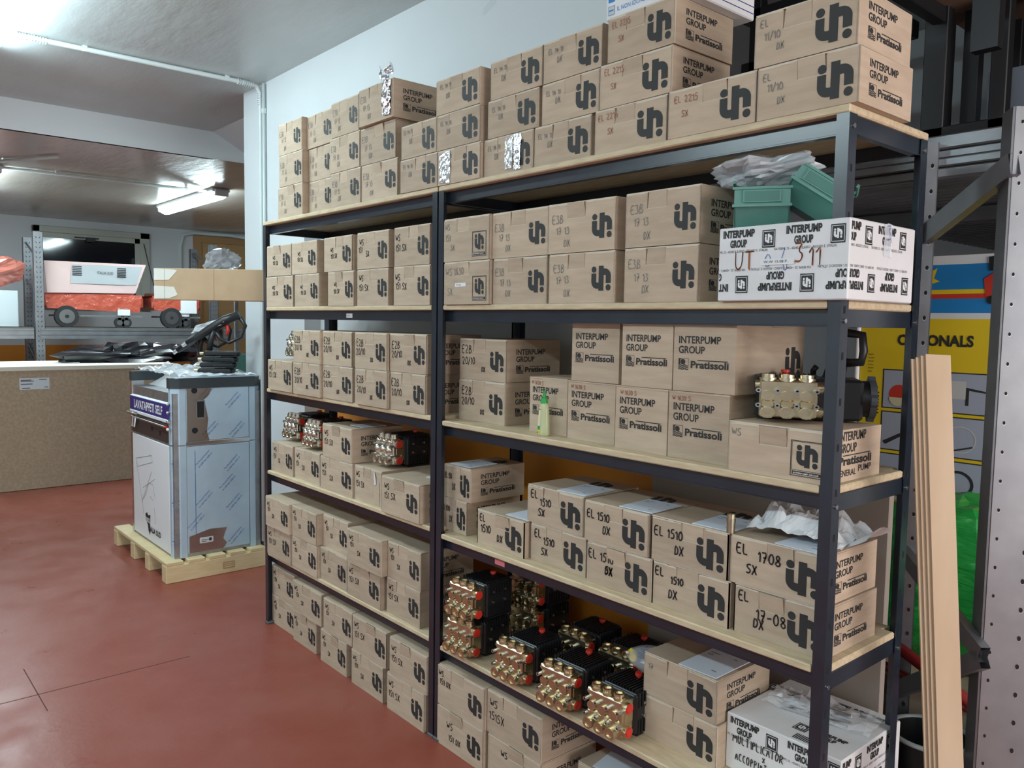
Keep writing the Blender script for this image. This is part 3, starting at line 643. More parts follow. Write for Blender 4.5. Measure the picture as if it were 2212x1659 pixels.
for k in ('D4', 'D5', 'E4', 'F4'): NOTE[k] = ([('EL 2215', .06, .72, .14), ('SX', .18, .42, .13)], REDPEN)
for k in ('D6', 'E6'): NOTE[k] = ([('EL', .06, .74, .14), ('11/10', .10, .50, .15), ('DX', .22, .26, .13)], PENCIL)
for k in ('G1', 'G2', 'H1', 'H2', 'G3', 'H3'): NOTE[k] = (WSs, MARK)
for k in ('G4', 'G5', 'H5', 'P1'): NOTE[k] = (WSc, MARK)
for k in ('H4', 'R3', 'R2', 'R1'): NOTE[k] = (WSa, MARK)
for k in ('R4', 'R5', 'S3', 'a1', 'a5b', 'c5', 'd4', 'd5', 'e2', 'a4b'): NOTE[k] = (WSc, MARK)
for k in ('a2b', 'a3b', 'b1', 'b2b', 'b3b', 'b4b', 'b5b', 'c1', 'c2', 'c3', 'c4', 'd1', 'd2', 'd3'): NOTE[k] = (WSb, MARK)
NOTE['e1'] = ([('WS', .24, .52, .16), ('151 DX', .28, .26, .15)], MARK); NOTE['e2'] = ([('WS', .04, .72, .13), ('151 DX', .04, .52, .14)], MARK); NOTE['f2'] = ([('WS', .05, .66, .17), ('151SX', .06, .36, .19)], MARK); NOTE['f1'] = ([('WS', .26, .62, .15)], MARK)
for k in ('P2', 'P3', 'P4', 'P5', 'Q2', 'Q3', 'Q4', 'Q5', 'K1', 'K2'): NOTE[k] = (E2, MARK)
NOTE['I1'] = ([('WS 1630', .06, .66, .17), ('SX', .08, .24, .16)], PENCIL); NOTE['J1'] = ([('WS', .04, .74, .14), ('151', .05, .50, .15), ('SX', .16, .26, .13)], PENCIL); NOTE['N'] = ([('WS', .05, .72, .14)], PENCIL)
NOTE['U1'] = (EL('EL 1510', 'DX', .16), MARK); NOTE['U2'] = (EL('EL 150', 'DX', .16), MARK)
NOTE['V1'] = ([('EL', .05, .68, .20), ('1510', .10, .36, .22), ('DX', .44, .22, .20)], MARK)
NOTE['V2'] = ([('EL', .06, .66, .21), ('1510', .24, .52, .20), ('SX', .20, .22, .19)], MARK); NOTE['X2'] = NOTE['V2']
NOTE['V3'] = ([('EL 1510', .04, .62, .22), ('DX', .30, .30, .2), ('SX', .31, .31, .19)], MARK); NOTE['X3'] = (EL('EL 1510', 'DX'), MARK); NOTE['X4'] = (EL('EL 1510', 'DX', .21), MARK)
NOTE['V4'] = ([('EL', .05, .70, .20), ('1510', .26, .58, .17), ('DX', .22, .24, .20)], MARK)
NOTE['V5'] = ([('EL', .05, .66, .21), ('17-08', .25, .38, .24), ('DX', .24, .20, .20)], MARK); NOTE['X5'] = ([('EL', .06, .66, .22), ('1708', .32, .56, .22), ('SX', .20, .30, .19)], MARK)
for k in ('L1', 'L2', 'L3', 'L4'): NOTE[k] = ([('W 1630 S', .08, .86, .07)], REDPEN)
NOTE['h2'] = ([('17', .06, .66, .14)], PENCIL)
ORD = ['first', 'second', 'third', 'fourth', 'fifth', 'sixth']
LVL = {}
for n in 'ABC': LVL[n] = ('left', 'T', {'A': 'bottom', 'B': 'middle', 'C': 'upper'}[n])
for n in 'DEF': LVL[n] = ('right', 'T', {'D': 'bottom', 'E': 'middle', 'F': 'upper'}[n])
LVL.update(G=('left', '2', 'bottom'), H=('left', '2', 'upper'), I=('right', '2', 'bottom'), J=('right', '2', 'upper'), P=('left', '3', 'bottom'), Q=('left', '3', 'upper'), R=('left', '4', 'bottom'), U=('right', '4', 'bottom'), V=('right', '4', 'bottom'), X=('right', '4', 'upper'),
           a=('left', '5', 'bottom'), b=('left', '5', 'upper'), c=('left', 'F', 'bottom'), d=('left', 'F', 'upper'), e=('right', 'F', 'bottom'), f=('right', 'F', 'bottom'))
SPECIAL = {
 'C4': 'carton with silver foil strip standing up, showing its side, top row over left unit', 'D1': 'carton with wide shiny tape patch, bottom row over the middle posts', 'D2': 'carton with crinkled clear tape over its logo, bottom row on right unit top',
 'D6': 'end carton on the right unit top, lower of two overhanging the corner', 'E6': 'uppermost end carton at the right corner of the top shelf', 'F4': 'uppermost carton under the white printed box on top', 'D5': 'single carton without another on it, right unit top shelf',
 'I1': 'yellowish carton with framed logo and white sticker, right unit second shelf', 'J1': 'yellowish carton with framed logo and blue note, upper row, right unit second shelf',
 'K1': 'lower brown carton of the stack left of the green-capped bottle', 'K2': 'upper brown carton of the stack left of the green-capped bottle', 'L1': 'brown carton directly behind the green-capped bottle',
 'L2': 'lettered carton just right of the bottle, lower row of third shelf', 'L3': 'lettered carton second right of the bottle, lower row of third shelf', 'L4': 'lettered carton in lower row, left of the framed-logo carton with pump',
 'M2': 'leftmost lettered carton of the upper row under the second shelf', 'M3': 'middle lettered carton of the upper row under the second shelf', 'M4': 'upper lettered carton on third shelf showing its long dark side',
 'N': 'pale carton with framed logo carrying the large brass pump', 'P1': 'carton in the left corner of the third shelf with a pump on it', 'R1': 'carton in the left corner of the fourth shelf under a pump', 'R2': 'second carton from left on fourth shelf, pump on its top',
 'R4': 'carton with torn tape strip on its front and no logo, left unit fourth shelf', 'R5': 'carton jutting out over the fourth shelf edge beside the middle posts', 'S3': 'carton standing on another between two pumps, left unit fourth shelf',
 'U1': 'lower half-hidden carton behind the middle post, right unit fourth shelf', 'U2': 'upper half-hidden carton behind the middle post with paper on top', 'V1': 'single low carton with pale flap, right unit fourth shelf',
 'V2': 'lower carton marked 1510 SX on the right unit fourth shelf', 'X2': 'upper carton marked 1510 SX with paper, right unit fourth shelf', 'V3': 'lower carton with crossed-out scribble under 1510, right unit fourth shelf', 'V5': 'lower carton marked 17-08 behind the front corner post',
 'X5': 'upper carton marked 1708 with metal fitting and crumpled paper on it', 'V4': 'lower carton marked 1510 DX, next to the 17-08 carton', 'X4': 'upper carton marked 1510 DX beside the metal fitting', 'X3': 'upper carton marked 1510 DX in the middle of the fourth shelf',
 'e1': 'lower carton on the floor just right of the middle posts', 'e2': 'dark brown shaded carton on the floor stack right of the middle posts', 'f1': 'bottom-edge carton on the floor, lower of the second stack right of posts', 'f2': 'upper carton of second floor stack right of the middle posts',
 'h1': 'lower carton with raised flap beside the white box, lowest right shelf', 'h2': 'upper carton with paper sheet on top beside the white box, lowest right shelf'}
BOX = {}; BYROW = {}
for r in ROWS: BYROW.setdefault((r[0][0], ), []).append(r[0])
GROUP = {'left': 'left unit', 'right': 'right unit'}
for k, (n, t, x0, wd, y, z, h) in enumerate(ROWS):
    if t.startswith('W'): continue
    rn = random.Random(k*7+3); Wd, H = STD[t]; var = rn.randrange(12)
    if n in ('P4', 'Q2', 'V1', 'd2', 'P5'): var = 4 if n != 'V1' else 3
    bmesh_, lid_, flap_ = body_mesh(t, var)
    o = link('cardboard_box', bmesh_, None, (x0+wd/2, y, z), rz=0, scale=(wd/Wd, 1, h/H))
    BOX[n] = o
    sx = wd/Wd
    if n in SPECIAL: lab = SPECIAL[n]
    else:
        un, lv, rw = LVL[n[0]]; i = BYROW[(n[0],)].index(n)
        lab = 'brown carton %s from left, %s row, %s shelving unit, %s' % (ORD[i], rw, un, SH[lv]) if lv != 'F' else 'brown carton %s from left, %s row on the floor under the left unit' % (ORD[i], rw)
    un = LVL[n[0]][0] if n[0] in LVL else 'right'; lv = LVL[n[0]][1] if n[0] in LVL else {'K': '3', 'L': '3', 'M': '3', 'N': '3', 'S': '4', 'h': '5'}[n[0]]
    if n == 'S3': un = 'left'
    tag(o, lab, 'box', 'cartons on the %s of the %s unit' % (SH[lv], un) if lv != 'F' else 'cartons on the floor under the units')
    link('lid', lid_, o)
    if flap_: link('tuck_flap', flap_, o)
    hw = Wd/2
    if t == 'C':
        link('printed_lettering', BRAND, o, (-hw+.016, -.0007, .058), scale=(.152, 1, .145))
        link('printed_logo', LOGO, o, (hw+.0007, .225, .035), rz=pi/2, scale=(.075, 1, .085))
    else:
        s_ = .073 if t == 'A' else .083
        if n == 'R4': pass
        elif n in ('I1', 'J1', 'N'): link('printed_logo', LOGOF, o, (hw-.092 if n != 'N' else hw-.085, -.0009, .012), scale=(.078, 1, .07))
        else: link('printed_logo', LOGO, o, (hw-s_-.012, -.0009, .034 if t == 'A' else .015), scale=(s_, 1, s_*.95))
        if n == 'N': link('printed_lettering', BRANDG, o, (hw+.0007, .05, .010), rz=pi/2, scale=(.155, 1, .15))
        else: link('printed_lettering', BRAND, o, (hw+.0007, .045, .030 if t == 'A' else .022), rz=pi/2, scale=(.158, 1, .135 if t == 'A' else .125))
    if n in NOTE:
        ls, mt = NOTE[n]; hb = MB()
        for (s, a, c, q) in ls:
            wdt = (.0032 if mt is MARK else .0026)*(1.25 if t == 'B' and mt is MARK else 1)
            hand(hb, s, -hw+a*Wd+rn.uniform(-.004, .004), c*H+rn.uniform(-.003, .003), q*H, mt, wdt, 0, rn.uniform(-.05, .05), rn)
        hb.build('handwriting', o).location = (0, -.0011, 0)
def on_lid(n, x, y, w_, d_, rz, th=.003): pass
# loose sheets lying on carton lids
def sheet(n, cx, cy, w_, d_, rz, label, th=.0025):
    b_ = BOX[n]; h = {r[0]: r[6] for r in ROWS}[n]
    s = MB(); s.box(-w_/2, w_/2, -d_/2, d_/2, 0, th, SHEET)
    o = tag(s.build('paper_sheet'), label, 'paper', 'paper sheets lying on cartons'); o.location = (b_.location.x+cx, b_.location.y+cy, b_.location.z+h+.0012); o.rotation_euler = (0, 0, rz)
    p = MB()
    for i, (a, c, l) in enumerate(((-.4, .30, .25), (-.4, .2, .15), (.2, -.32, .12), (.2, .3, .1))): p.add([(a*w_+u*l*w_, c*d_+v*.02*d_, th+.0004) for u, v in ((0, 0), (1, 0), (1, 1), (0, 1))], [(0, 1, 2, 3)], INK)
    p.build('printed_text', o); return o
sheet('U2', .00, .075, .11, .13, .05, 'white paper sheet on the half-hidden carton behind the middle post')
sheet('V1', .066, .085, .11, .14, .03, 'white paper sheet on the single low carton marked 1510')
sheet('X2', .062, .075, .115, .14, .06, 'white paper sheet on the upper carton marked SX, fourth shelf')
sheet('X3', .062, .078, .115, .14, .05, 'white paper sheet on the middle upper carton of the fourth shelf')
sheet('X4', .062, .078, .115, .14, .04, 'white paper sheet on the upper carton left of the metal fitting')
sheet('X5', .055, .075, .115, .15, -.04, 'white paper sheet in front of the crumpled paper, fourth shelf')
sheet('h2', .052, .09, .12, .17, .02, 'white paper sheet on the carton beside the printed white box')
sheet('R5', .07, .17, .11, .12, .0, 'white paper sheet beside a pump, left unit fourth shelf')
sheet('S3', .06, .12, .10, .12, .0, 'white paper sheet on the raised carton, left unit fourth shelf')
for n in ('U2', 'X2', 'X3', 'X4', 'X5', 'h2'):
    o = BOX[n]; link('lid_logo', LIDMARK, o, (.03, .175, STD['B'][1]+.0012), rot=(radians(-90), 0, radians(8)), scale=(.075, 1, .08))
# tape and foil on three cartons
def crumple(mb, x0, x1, z0, z1, mt, nu=8, nv=10, amp=.004, y=-.002, seed=1):
    rn = random.Random(seed)
    mb.grid(lambda u, v: Vector((x0+(x1-x0)*u+rn.uniform(-.003, .003), y-abs(rn.gauss(0, amp)), z0+(z1-z0)*v+rn.uniform(-.002, .002))), nu, nv, mt, False)
t_ = MB(); crumple(t_, -.11, -.065, .008, .108, TAPE, 5, 9, .0012, seed=4); crumple(t_, -.075, -.045, .004, .112, TAPE, 4, 9, .0012, seed=5); t_.build('clear_tape', BOX['D1'])
t_ = MB(); crumple(t_, -.01, .03, .012, .112, TAPE, 5, 9, .0018, seed=6); crumple(t_, .035, .068, .006, .115, FOIL, 5, 9, .0014, seed=7); t_.build('clear_tape', BOX['D2'])
t_ = MB(); crumple(t_, .062, .118, .012, .143, FOIL, 7, 14, .004, -.003, 8)
rn = random.Random(3)
t_.grid(lambda u, v: Vector((.060+.035*u-.028*v+.01*sin(6*v), -.006-.012*sin(3*u+5*v), .140+.055*v+rn.uniform(-.004, .004))), 4, 6, FOIL, False)
t_.grid(lambda u, v: Vector((.078+.03*u+.018*v, .0-.014*sin(4*u+4*v), .165+.035*v+rn.uniform(-.004, .004))), 4, 5, FOIL, False)
t_.build('foil_tape', BOX['C4'])
t_ = MB(); t_.add([(.055, -.0016, .01), (.115, -.0016, .006), (.110, -.0016, .10), (.080, -.0016, .118), (.07, -.0016, .10)], [(0, 1, 2, 3, 4)], mat('beige_paper_tape', (.58, .46, .34), .4)); t_.add([(.066, -.003, .082), (.09, -.004, .09), (.075, -.006, .14), (.062, -.003, .138)], [(0, 1, 2, 3)], WHITE); t_.build('torn_tape', BOX['R4'])
t_ = MB(); t_.box(-.062, .0, -.0012, -.0006, .060, .073, WHITE); put(t_, 'W.S 1630', -.055, .064, .005, INK, y=-.0016); t_.build('label_sticker', BOX['I1'])
# ------------------------------------------------------------------ plunger pumps
def pump_parts(metal, tall=False, flange=False):
    """base centre front on the ground; manifold faces -y, ports to +x"""
    P = {}
    a = MB(); a.bbox(-.060, .062, .018, .056, .016, .125, .004, metal); a.bbox(-.056, .058, .056, .078, .030, .118, .004, metal)
    for i in range(3):
        x = -.042+.041*i
        a.cyl((x, .036, .108), (x, .036, .132), .0175, metal, 16)
        a.cyl((x, .024, .032), (x, .004, .032), .0175, metal, 16)
        if tall: a.sph((x, .014, .078), (.019, .017, .021), metal); a.sph((x-.004, .02, .112), (.014, .012, .013), metal)
        else: a.cyl((x, .02, .080), (x, .009, .080), .0145, metal, 16)
        a.bbox(x-.016, x+.016, .010, .03, .044, .068, .004, metal)
    for z in (.034, .104): a.cyl((.055, .040, z), (.074, .040, z), .0165, metal, 16)
    a.cyl((-.055, .036, .112), (-.070, .036, .112), .013, metal, 6); a.bbox(.058, .064, .03, .07, .056, .086, .003, metal)
    P['manifold'] = [a.mesh('pump_manifold')]
    P['valve_cap'] = []
    for i in range(3):
        x = -.042+.041*i
        c = MB(); c.cyl((x, .036, .130), (x, .036, .142), .0165, metal, 6, hole=(.0105, .004, metal)); c.cyl((x, .036, .128), (x, .036, .132), .0195, metal, 18); P['valve_cap'].append(c.mesh('pump_cap'))
        c = MB(); c.cyl((x, .006, .032), (x, -.005, .032), .0175, metal, 18 if not flange else 6, hole=(.0115, .004, metal)); P['valve_cap'].append(c.mesh('pump_cap'))
    P['bolt'] = []
    for i in range(4):
        for z in (.052, .096):
            x = -.0625+.041*i
            c = MB(); c.cyl((x, .024, z), (x, .004, z), .0062, BOLT, 10, hole=(.003, .004, DARKGAP)); P['bolt'].append(c.mesh('pump_bolt'))
    P['port_plug'] = []
    for z in (.034, .104):
        c = MB(); c.cyl((.072, .040, z), (.077, .040, z), .0125, REDP if not flange else metal, 16 if not flange else 6); c.cyl((.070, .040, z), (.0745, .040, z), .0155, REDP if not flange else metal, 16 if not flange else 6); P['port_plug'].append(c.mesh('pump_plug'))
    k = MB(); k.bbox(-.066, .066 if not flange else .165, .080, .205, .004, .128, .008, PUMPB)
    for i in range(11): k.box(-.056+.0108*i, -.0525+.0108*i, .088, .198, .126, .137, PUMPB)
    for i in range(9):
        y = .088+.0125*i
        for s in (-1, 1): k.box(min(s*.064, s*.071), max(s*.064, s*.071), y, y+.004, .09, .134, PUMPB); k.box(min(s*.064, s*.070), max(s*.064, s*.070), y, y+.004, .012, .05, PUMPB)
    k.bbox(-.062, .062, .074, .084, .012, .128, .003, PUMPB)
    for s in (-1, 1): k.box(s*.05-.012, s*.05+.012, .09, .2, 0, .006, PUMPB)
    k.bbox(-.055, .055, .203, .214, .02, .12, .004, PUMPB)
    P['crankcase'] = [k.mesh('pump_crankcase')]
    c = MB(); c.cyl((.0, .170, .132), (.0, .170, .141), .008, REDP, 12); c.cyl((.0, .170, .141), (.0, .170, .149), .0115, REDP, 14, r2=.0105); P['oil_cap'] = [c.mesh('pump_oil_cap')]
    P['case_bolt'] = []
    for y, z in ((.11, .062), (.165, .062), (.11, .1), (.165, .1)):
        c = MB(); c.cyl((.064, y, z), (.0725, y, z), .0048, BOLT, 8); P['case_bolt'].append(c.mesh('pump_case_bolt'))
    if flange:
        f = MB(); n = 40; x0, x1 = .180, .194; cy, cz = .14, .068; R = .062
        prof = [(R*(1.12 if (i % 10) in (0, 9, 1) else .99)) for i in range(n)]
        vs = []
        for x, rs in ((x0, prof), (x1, prof), (x1, [.047]*n), (x1-.014, [.045]*n), (x1-.014, [.026]*n), (x1-.002, [.025]*n), (x1-.002, [.015]*n), (x0-.01, [.015]*n)):
            vs += [(x, cy+r*cos(2*pi*i/n), cz+r*sin(2*pi*i/n)) for i, r in enumerate(rs)]
        f.add(vs, [(k_*n+i, k_*n+(i+1) % n, (k_+1)*n+(i+1) % n, (k_+1)*n+i) for k_ in range(7) for i in range(n)]+[list(range(n))], mat('dark_cast_flange', (.05, .055, .065), .4, spec=.6))
        for i in range(4): a_ = radians(45+90*i); f.cyl((x1-.001, cy+.056*cos(a_), cz+.056*sin(a_)), (x1+.0008, cy+.056*cos(a_), cz+.056*sin(a_)), .0055, DARKGAP, 10)
        f.cyl((.15, cy, cz), (x0+.001, cy, cz), .055, PUMPB, 24)
        f.cyl((x1-.013, cy+.012, cz+.03), (x1-.008, cy+.012, cz+.03), .004, BOLT, 8); f.cyl((x1-.013, cy+.012, cz-.036), (x1-.008, cy+.012, cz-.036), .004, BOLT, 8)
        P['flange'] = [f.mesh('pump_flange')]
    return P
PUMPS = {'brass': pump_parts(BRASS), 'nickel': pump_parts(NICKEL, True), 'big': pump_parts(BRASS, False, True)}
def pump(kind, x, y, z, rz, label, sc=1.0, group='plunger pumps on the shelves'):
    t = thing('plunger_pump', label, 'pump', (x, y, z), rz, group); t.scale = (sc, sc, sc*.965)
    for nm, ms in PUMPS[kind].items():
        for me in ms: link(nm, me, t)
    return t
zr = .3648
pump('brass', 1.625, -.028, zr, .05, 'lower brass pump of the two stacked at the front beside the middle post')
pump('brass', 1.63, -.024, zr+.1330, .04, 'upper brass pump of the two stacked at the front beside the middle post')
pump('brass', 1.66, .232-.08+.09, zr, .03, 'lower pump of the dark stack behind, right unit lowest shelf').location.y = .236
pump('brass', 1.665, .236, zr+.1335, .04, 'upper pump of the dark stack behind, right unit lowest shelf')
pump('brass', 1.895, -.028, zr, .04, 'front brass pump just right of the two stacked ones, lowest shelf')
pump('brass', 1.95, .200, zr, .0, 'pump half hidden behind the front row, second from the left')
pump('brass', 2.115, -.030, zr, .04, 'second brass pump right of the front stack, lowest shelf')
pump('brass', 2.145, .195, zr, .02, 'rearmost pump by the orange wall edge, right of the back row')
pump('brass', 2.318, -.034, zr, .02, 'rightmost front pump with a bag of caps on it, lowest shelf')
hA = .1445+.0015
pump('nickel', .150, .075, BOX['P1'].location.z+hA-.0003, .0, 'pale pump on the left corner carton of the third shelf')
pump('nickel', .10, .078, BOX['R1'].location.z+hA-.0003, .0, 'pale pump at far left on the fourth shelf cartons')
pump('nickel', .395, .038, BOX['R2'].location.z+hA-.0003, .0, 'second pale pump, left of the raised carton, fourth shelf')
pump('nickel', .985, .068, BOX['R4'].location.z+hA-.0003, .03, 'pale pump with red plugs right of the raised carton, fourth shelf')
pump('big', 2.805, .055, BOX['N'].location.z+.1195+.0012, radians(33), 'large brass pump with round motor flange on the framed-logo carton', 1.0).scale = (1.06, 1.04, .80)
# ------------------------------------------------------------------ glue bottle
t = thing('glue_bottle', 'small clear bottle with green nozzle cap and yellow liquid on third shelf', 'bottle', (1.985, .042, 1.1815))
b_ = MB(); n = 20
prof = [(.0215, 0), (.0225, .004), (.0215, .03), (.019, .072), (.0165, .092), (.012, .1), (.010, .105)]
vs = [(r*cos(2*pi*i/n), r*.72*sin(2*pi*i/n), z) for r, z in prof for i in range(n)]
b_.add(vs, [(k*n+i, k*n+(i+1) % n, (k+1)*n+(i+1) % n, (k+1)*n+i) for k in range(len(prof)-1) for i in range(n)]+[list(range(n))[::-1], [(len(prof)-1)*n+i for i in range(n)]], LIQ, True); b_.build('bottle_body', t)
c = MB(); c.cyl((0, 0, .101), (0, 0, .116), .0125, GREENC, 16, r2=.010); c.cyl((0, 0, .116), (0, 0, .136), .0055, GREENC, 12, r2=.004); c.cyl((0, 0, .136), (0, 0, .139), .0055, GREENC, 12); c.build('nozzle_cap', t)
l = MB()
def bl(z0, z1, a0, a1, mt, off=.0006):
    def rr(z):
        for (ra, za), (rb, zb) in zip(prof[:-1], prof[1:]):
            if za <= z <= zb: return ra+(rb-ra)*(z-za)/(zb-za)
        return prof[-1][0]
    l.grid(lambda u, v: Vector(((rr(z0+(z1-z0)*v)+off)*cos(a0+(a1-a0)*u), (rr(z0+(z1-z0)*v)+off)*.72*sin(a0+(a1-a0)*u), z0+(z1-z0)*v)), 8, 3, mt)
bl(.006, .088, pi*1.02, pi*1.48, mat('cream_label', (.80, .78, .52), .5)); bl(.018, .030, pi*1.02, pi*1.48, GREENC, .001); bl(.006, .017, pi*1.02, pi*1.48, YELLOW, .001); bl(.080, .083, pi*1.02, pi*1.48, RED, .001); bl(.008, .011, pi*1.2, pi*1.4, INK, .0014)
l.build('label', t)
# ------------------------------------------------------------------ white printed cartons
def wprint(mb, w_, h_, y, seed, rows, sm=.021):
    rn = random.Random(seed)
    for z, off, flip in rows:
        x = off
        while x < w_-.02:
            k = 0
            if flip: put(mb, 'INTERPUMP', x+.085, z+sm, sm*.8, INK, w=.085, bold=.05, y=y, flip=True); put(mb, 'GROUP', x+.066, z+sm*2.2, sm*.8, INK, w=.045, bold=.05, y=y, flip=True); put(mb, 'VIA FERMI, 25 - 42040 S. ILARIO - REGGIO E. (ITALIA)', x+.13, z+sm*2.7, sm*.28, INK, w=.15, y=y, flip=True)
            else: put(mb, 'INTERPUMP', x, z+sm*1.35, sm*.8, INK, w=.085, bold=.05, y=y); put(mb, 'GROUP', x+.02, z+sm*.25, sm*.8, INK, w=.045, bold=.05, y=y); put(mb, 'VIA FERMI, 25 - 42040 S. ILARIO - REGGIO E. (ITALIA)', x-.03, z-sm*.35, sm*.28, INK, w=.15, y=y)
            ex = x+.105; rect(mb, ex, z, ex+.033, z+.040, INK, y); frame_rect(mb, ex+.002, z+.003, ex+.031, z+.037, .0012, WHITE, y-.0004)
            logo(mb, ex+.007, z+.010, .019, .021, WHITE, y-.0006)
            x += .165
def white_carton(r, dp, label, seed):
    n, t_, x0, wd, y, z, h = r
    o = MB(); o.bbox(-wd/2, wd/2, 0, dp, 0, h, .0025, WCARD)
    o = tag(o.build('white_carton'), label, 'box'); o.location = (x0+wd/2, y, z); BOX[n] = o
    f = MB(); wprint(f, wd, h, 0, seed, ((h-.052, .012, False), (.018, -.055, True))[:2 if n == 'W1' else 1])
    f.v = [Vector((min(max(p.x, .004), wd-.004), p.y, p.z)) for p in f.v]
    f.build('printed_front', o).location = (-wd/2, -.0008, 0)
    s = MB(); wprint(s, dp, h, 0, seed+1, ((h-.052, -.04, False), (.018, -.02, True)))
    s.v = [Vector((min(max(p.x, .004), dp-.004), p.y, p.z)) for p in s.v]
    q = s.build('printed_side', o); q.location = (wd/2+.0008, 0, 0); q.rotation_euler = (0, 0, pi/2)
    return o
R_ = {r[0]: r for r in ROWS}
w1 = white_carton(R_['W1'], .31, 'white printed carton under the green bins, second shelf corner', 1)
hd = MB(); rn = random.Random(5)
for s, x, z, q in (('UT', .045, .072, .042), ('3', .20, .082, .045), ('11', .235, .075, .042)):
    for k in range(3): hand(hd, s, x+rn.uniform(-.002, .002), z+rn.uniform(-.002, .002), q, ORPEN, .0018, 0, 0, rn)
hd.build('handwriting', w1).location = (-R_['W1'][3]/2, -.0018, 0)
hd = MB(); hand(hd, 'O', .125, .075, .03, BLUEPEN, .0015); hand(hd, '/', .165, .085, .03, BLUEPEN, .0015); hand(hd, 'U', .172, .066, .02, BLUEPEN, .0015); hd.build('handwriting', w1).location = (-R_['W1'][3]/2, -.0016, 0)
st = MB(); rect(st, .115, .080, .20, .094, WHITE, 0); put(st, 'W.W 15.08 P.', .124, .0845, .006, INK, y=-.0006, w=.06); st.build('label_sticker', w1).location = (-R_['W1'][3]/2, -.0021, 0)
tp = MB(); crumple(tp, .15, .185, .10, .172, CLEARW, 4, 6, .0008, -.001, 9); hand(tp, '3', .16, .135, .035, BLUEPEN, .002, -.004); q = tp.build('clear_tape', w1); q.location = (R_['W1'][3]/2+.001, 0, 0); q.rotation_euler = (0, 0, pi/2)
w2 = white_carton(R_['W2'], .31, 'white printed carton marked MULTIPLICATOR on the lowest shelf, front corner', 3)
hd = MB(); rn = random.Random(8); wW = R_['W2'][3]
hand(hd, 'MULTIPLICATOR', .022, .078, .022, MARK, .0026, 0, .0, rn, .74); hand(hd, 'X', .11, .058, .012, MARK, .0024); hand(hd, 'ACCOPPIAT', .03, .032, .021, MARK, .0026, 0, .0, rn, .74)
hd.build('handwriting', w2).location = (-wW/2, -.0022, 0)
tpn = MB()
for x, y, fl in ((.03, .20, False), (.20, .05, False), (.21, .235, False)):
    put(tpn, 'INTERPUMP', x, y+.03, .016, INK, w=.085, bold=.05); put(tpn, 'GROUP', x+.02, y+.01, .016, INK, w=.045, bold=.05); rect(tpn, x-.045, y+.005, x-.010, y+.045, INK); frame_rect(tpn, x-.042, y+.008, x-.013, y+.042, .0012, WHITE, -.0005); logo(tpn, x-.036, y+.014, .018, .02, WHITE, -.0007)
for i in range(9): rect(tpn, .18+.005*i, .012, .183+.005*i, .04, INK)
q = tpn.build('printed_top', w2); q.location = (-wW/2, 0, .1508); q.rotation_euler = (radians(-90), 0, 0)
ys = MB(); rect(ys, .05, .01, .09, .09, YELLOW, -.001); rect(ys, .055, .055, .085, .06, INK, -.0015); rect(ys, .01, .03, .03, .05, BLUE, -.001); q = ys.build('label_sticker', w2); q.location = (wW/2+.001, 0, 0); q.rotation_euler = (0, 0, pi/2)
# white box at the very top
f4 = BOX['F4']
o = MB(); o.bbox(-.14, .14, 0, .29, 0, .22, .003, WHITE)
wt = tag(o.build('white_carton'), 'white box with blue text on the topmost carton, cut by the frame', 'box'); wt.location = (f4.location.x+.005, f4.location.y+.012, f4.location.z+.1185+.0012)
p = MB()
for k in range(5): rect(p, .010, .012+.034*k, .032, .036+.034*k, BLUE if k % 2 else GREYL); frame_rect(p, .010, .012+.034*k, .032, .036+.034*k, .0012, BLUE, -.0005); rect(p, .013, .022+.034*k, .029, .026+.034*k, BLUE, -.0008)
for k, s in enumerate(('IL NON IDONEO ISTRUZIONI', 'CONSERVARE DELL UNITA', 'CON DELL USO DELLA', 'IL NON IDONEO', 'CONSERVARE')): put(p, s, .042, .018+.034*k, .012, BLUE, w=.19)
p.build('printed_front', wt).location = (-.14, -.0008, 0)
p = MB(); put(p, 'INTERPUMP', .10, .060, .018, NAVY, w=.11, bold=.03); put(p, 'GROUP', .125, .038, .014, NAVY, w=.05, bold=.03); rect(p, .18, .034, .29, .036, NAVY); rect(p, .0, .016, .29, .018, NAVY)
q = p.build('printed_side', wt); q.location = (.1408, 0, 0); q.rotation_euler = (0, 0, pi/2)
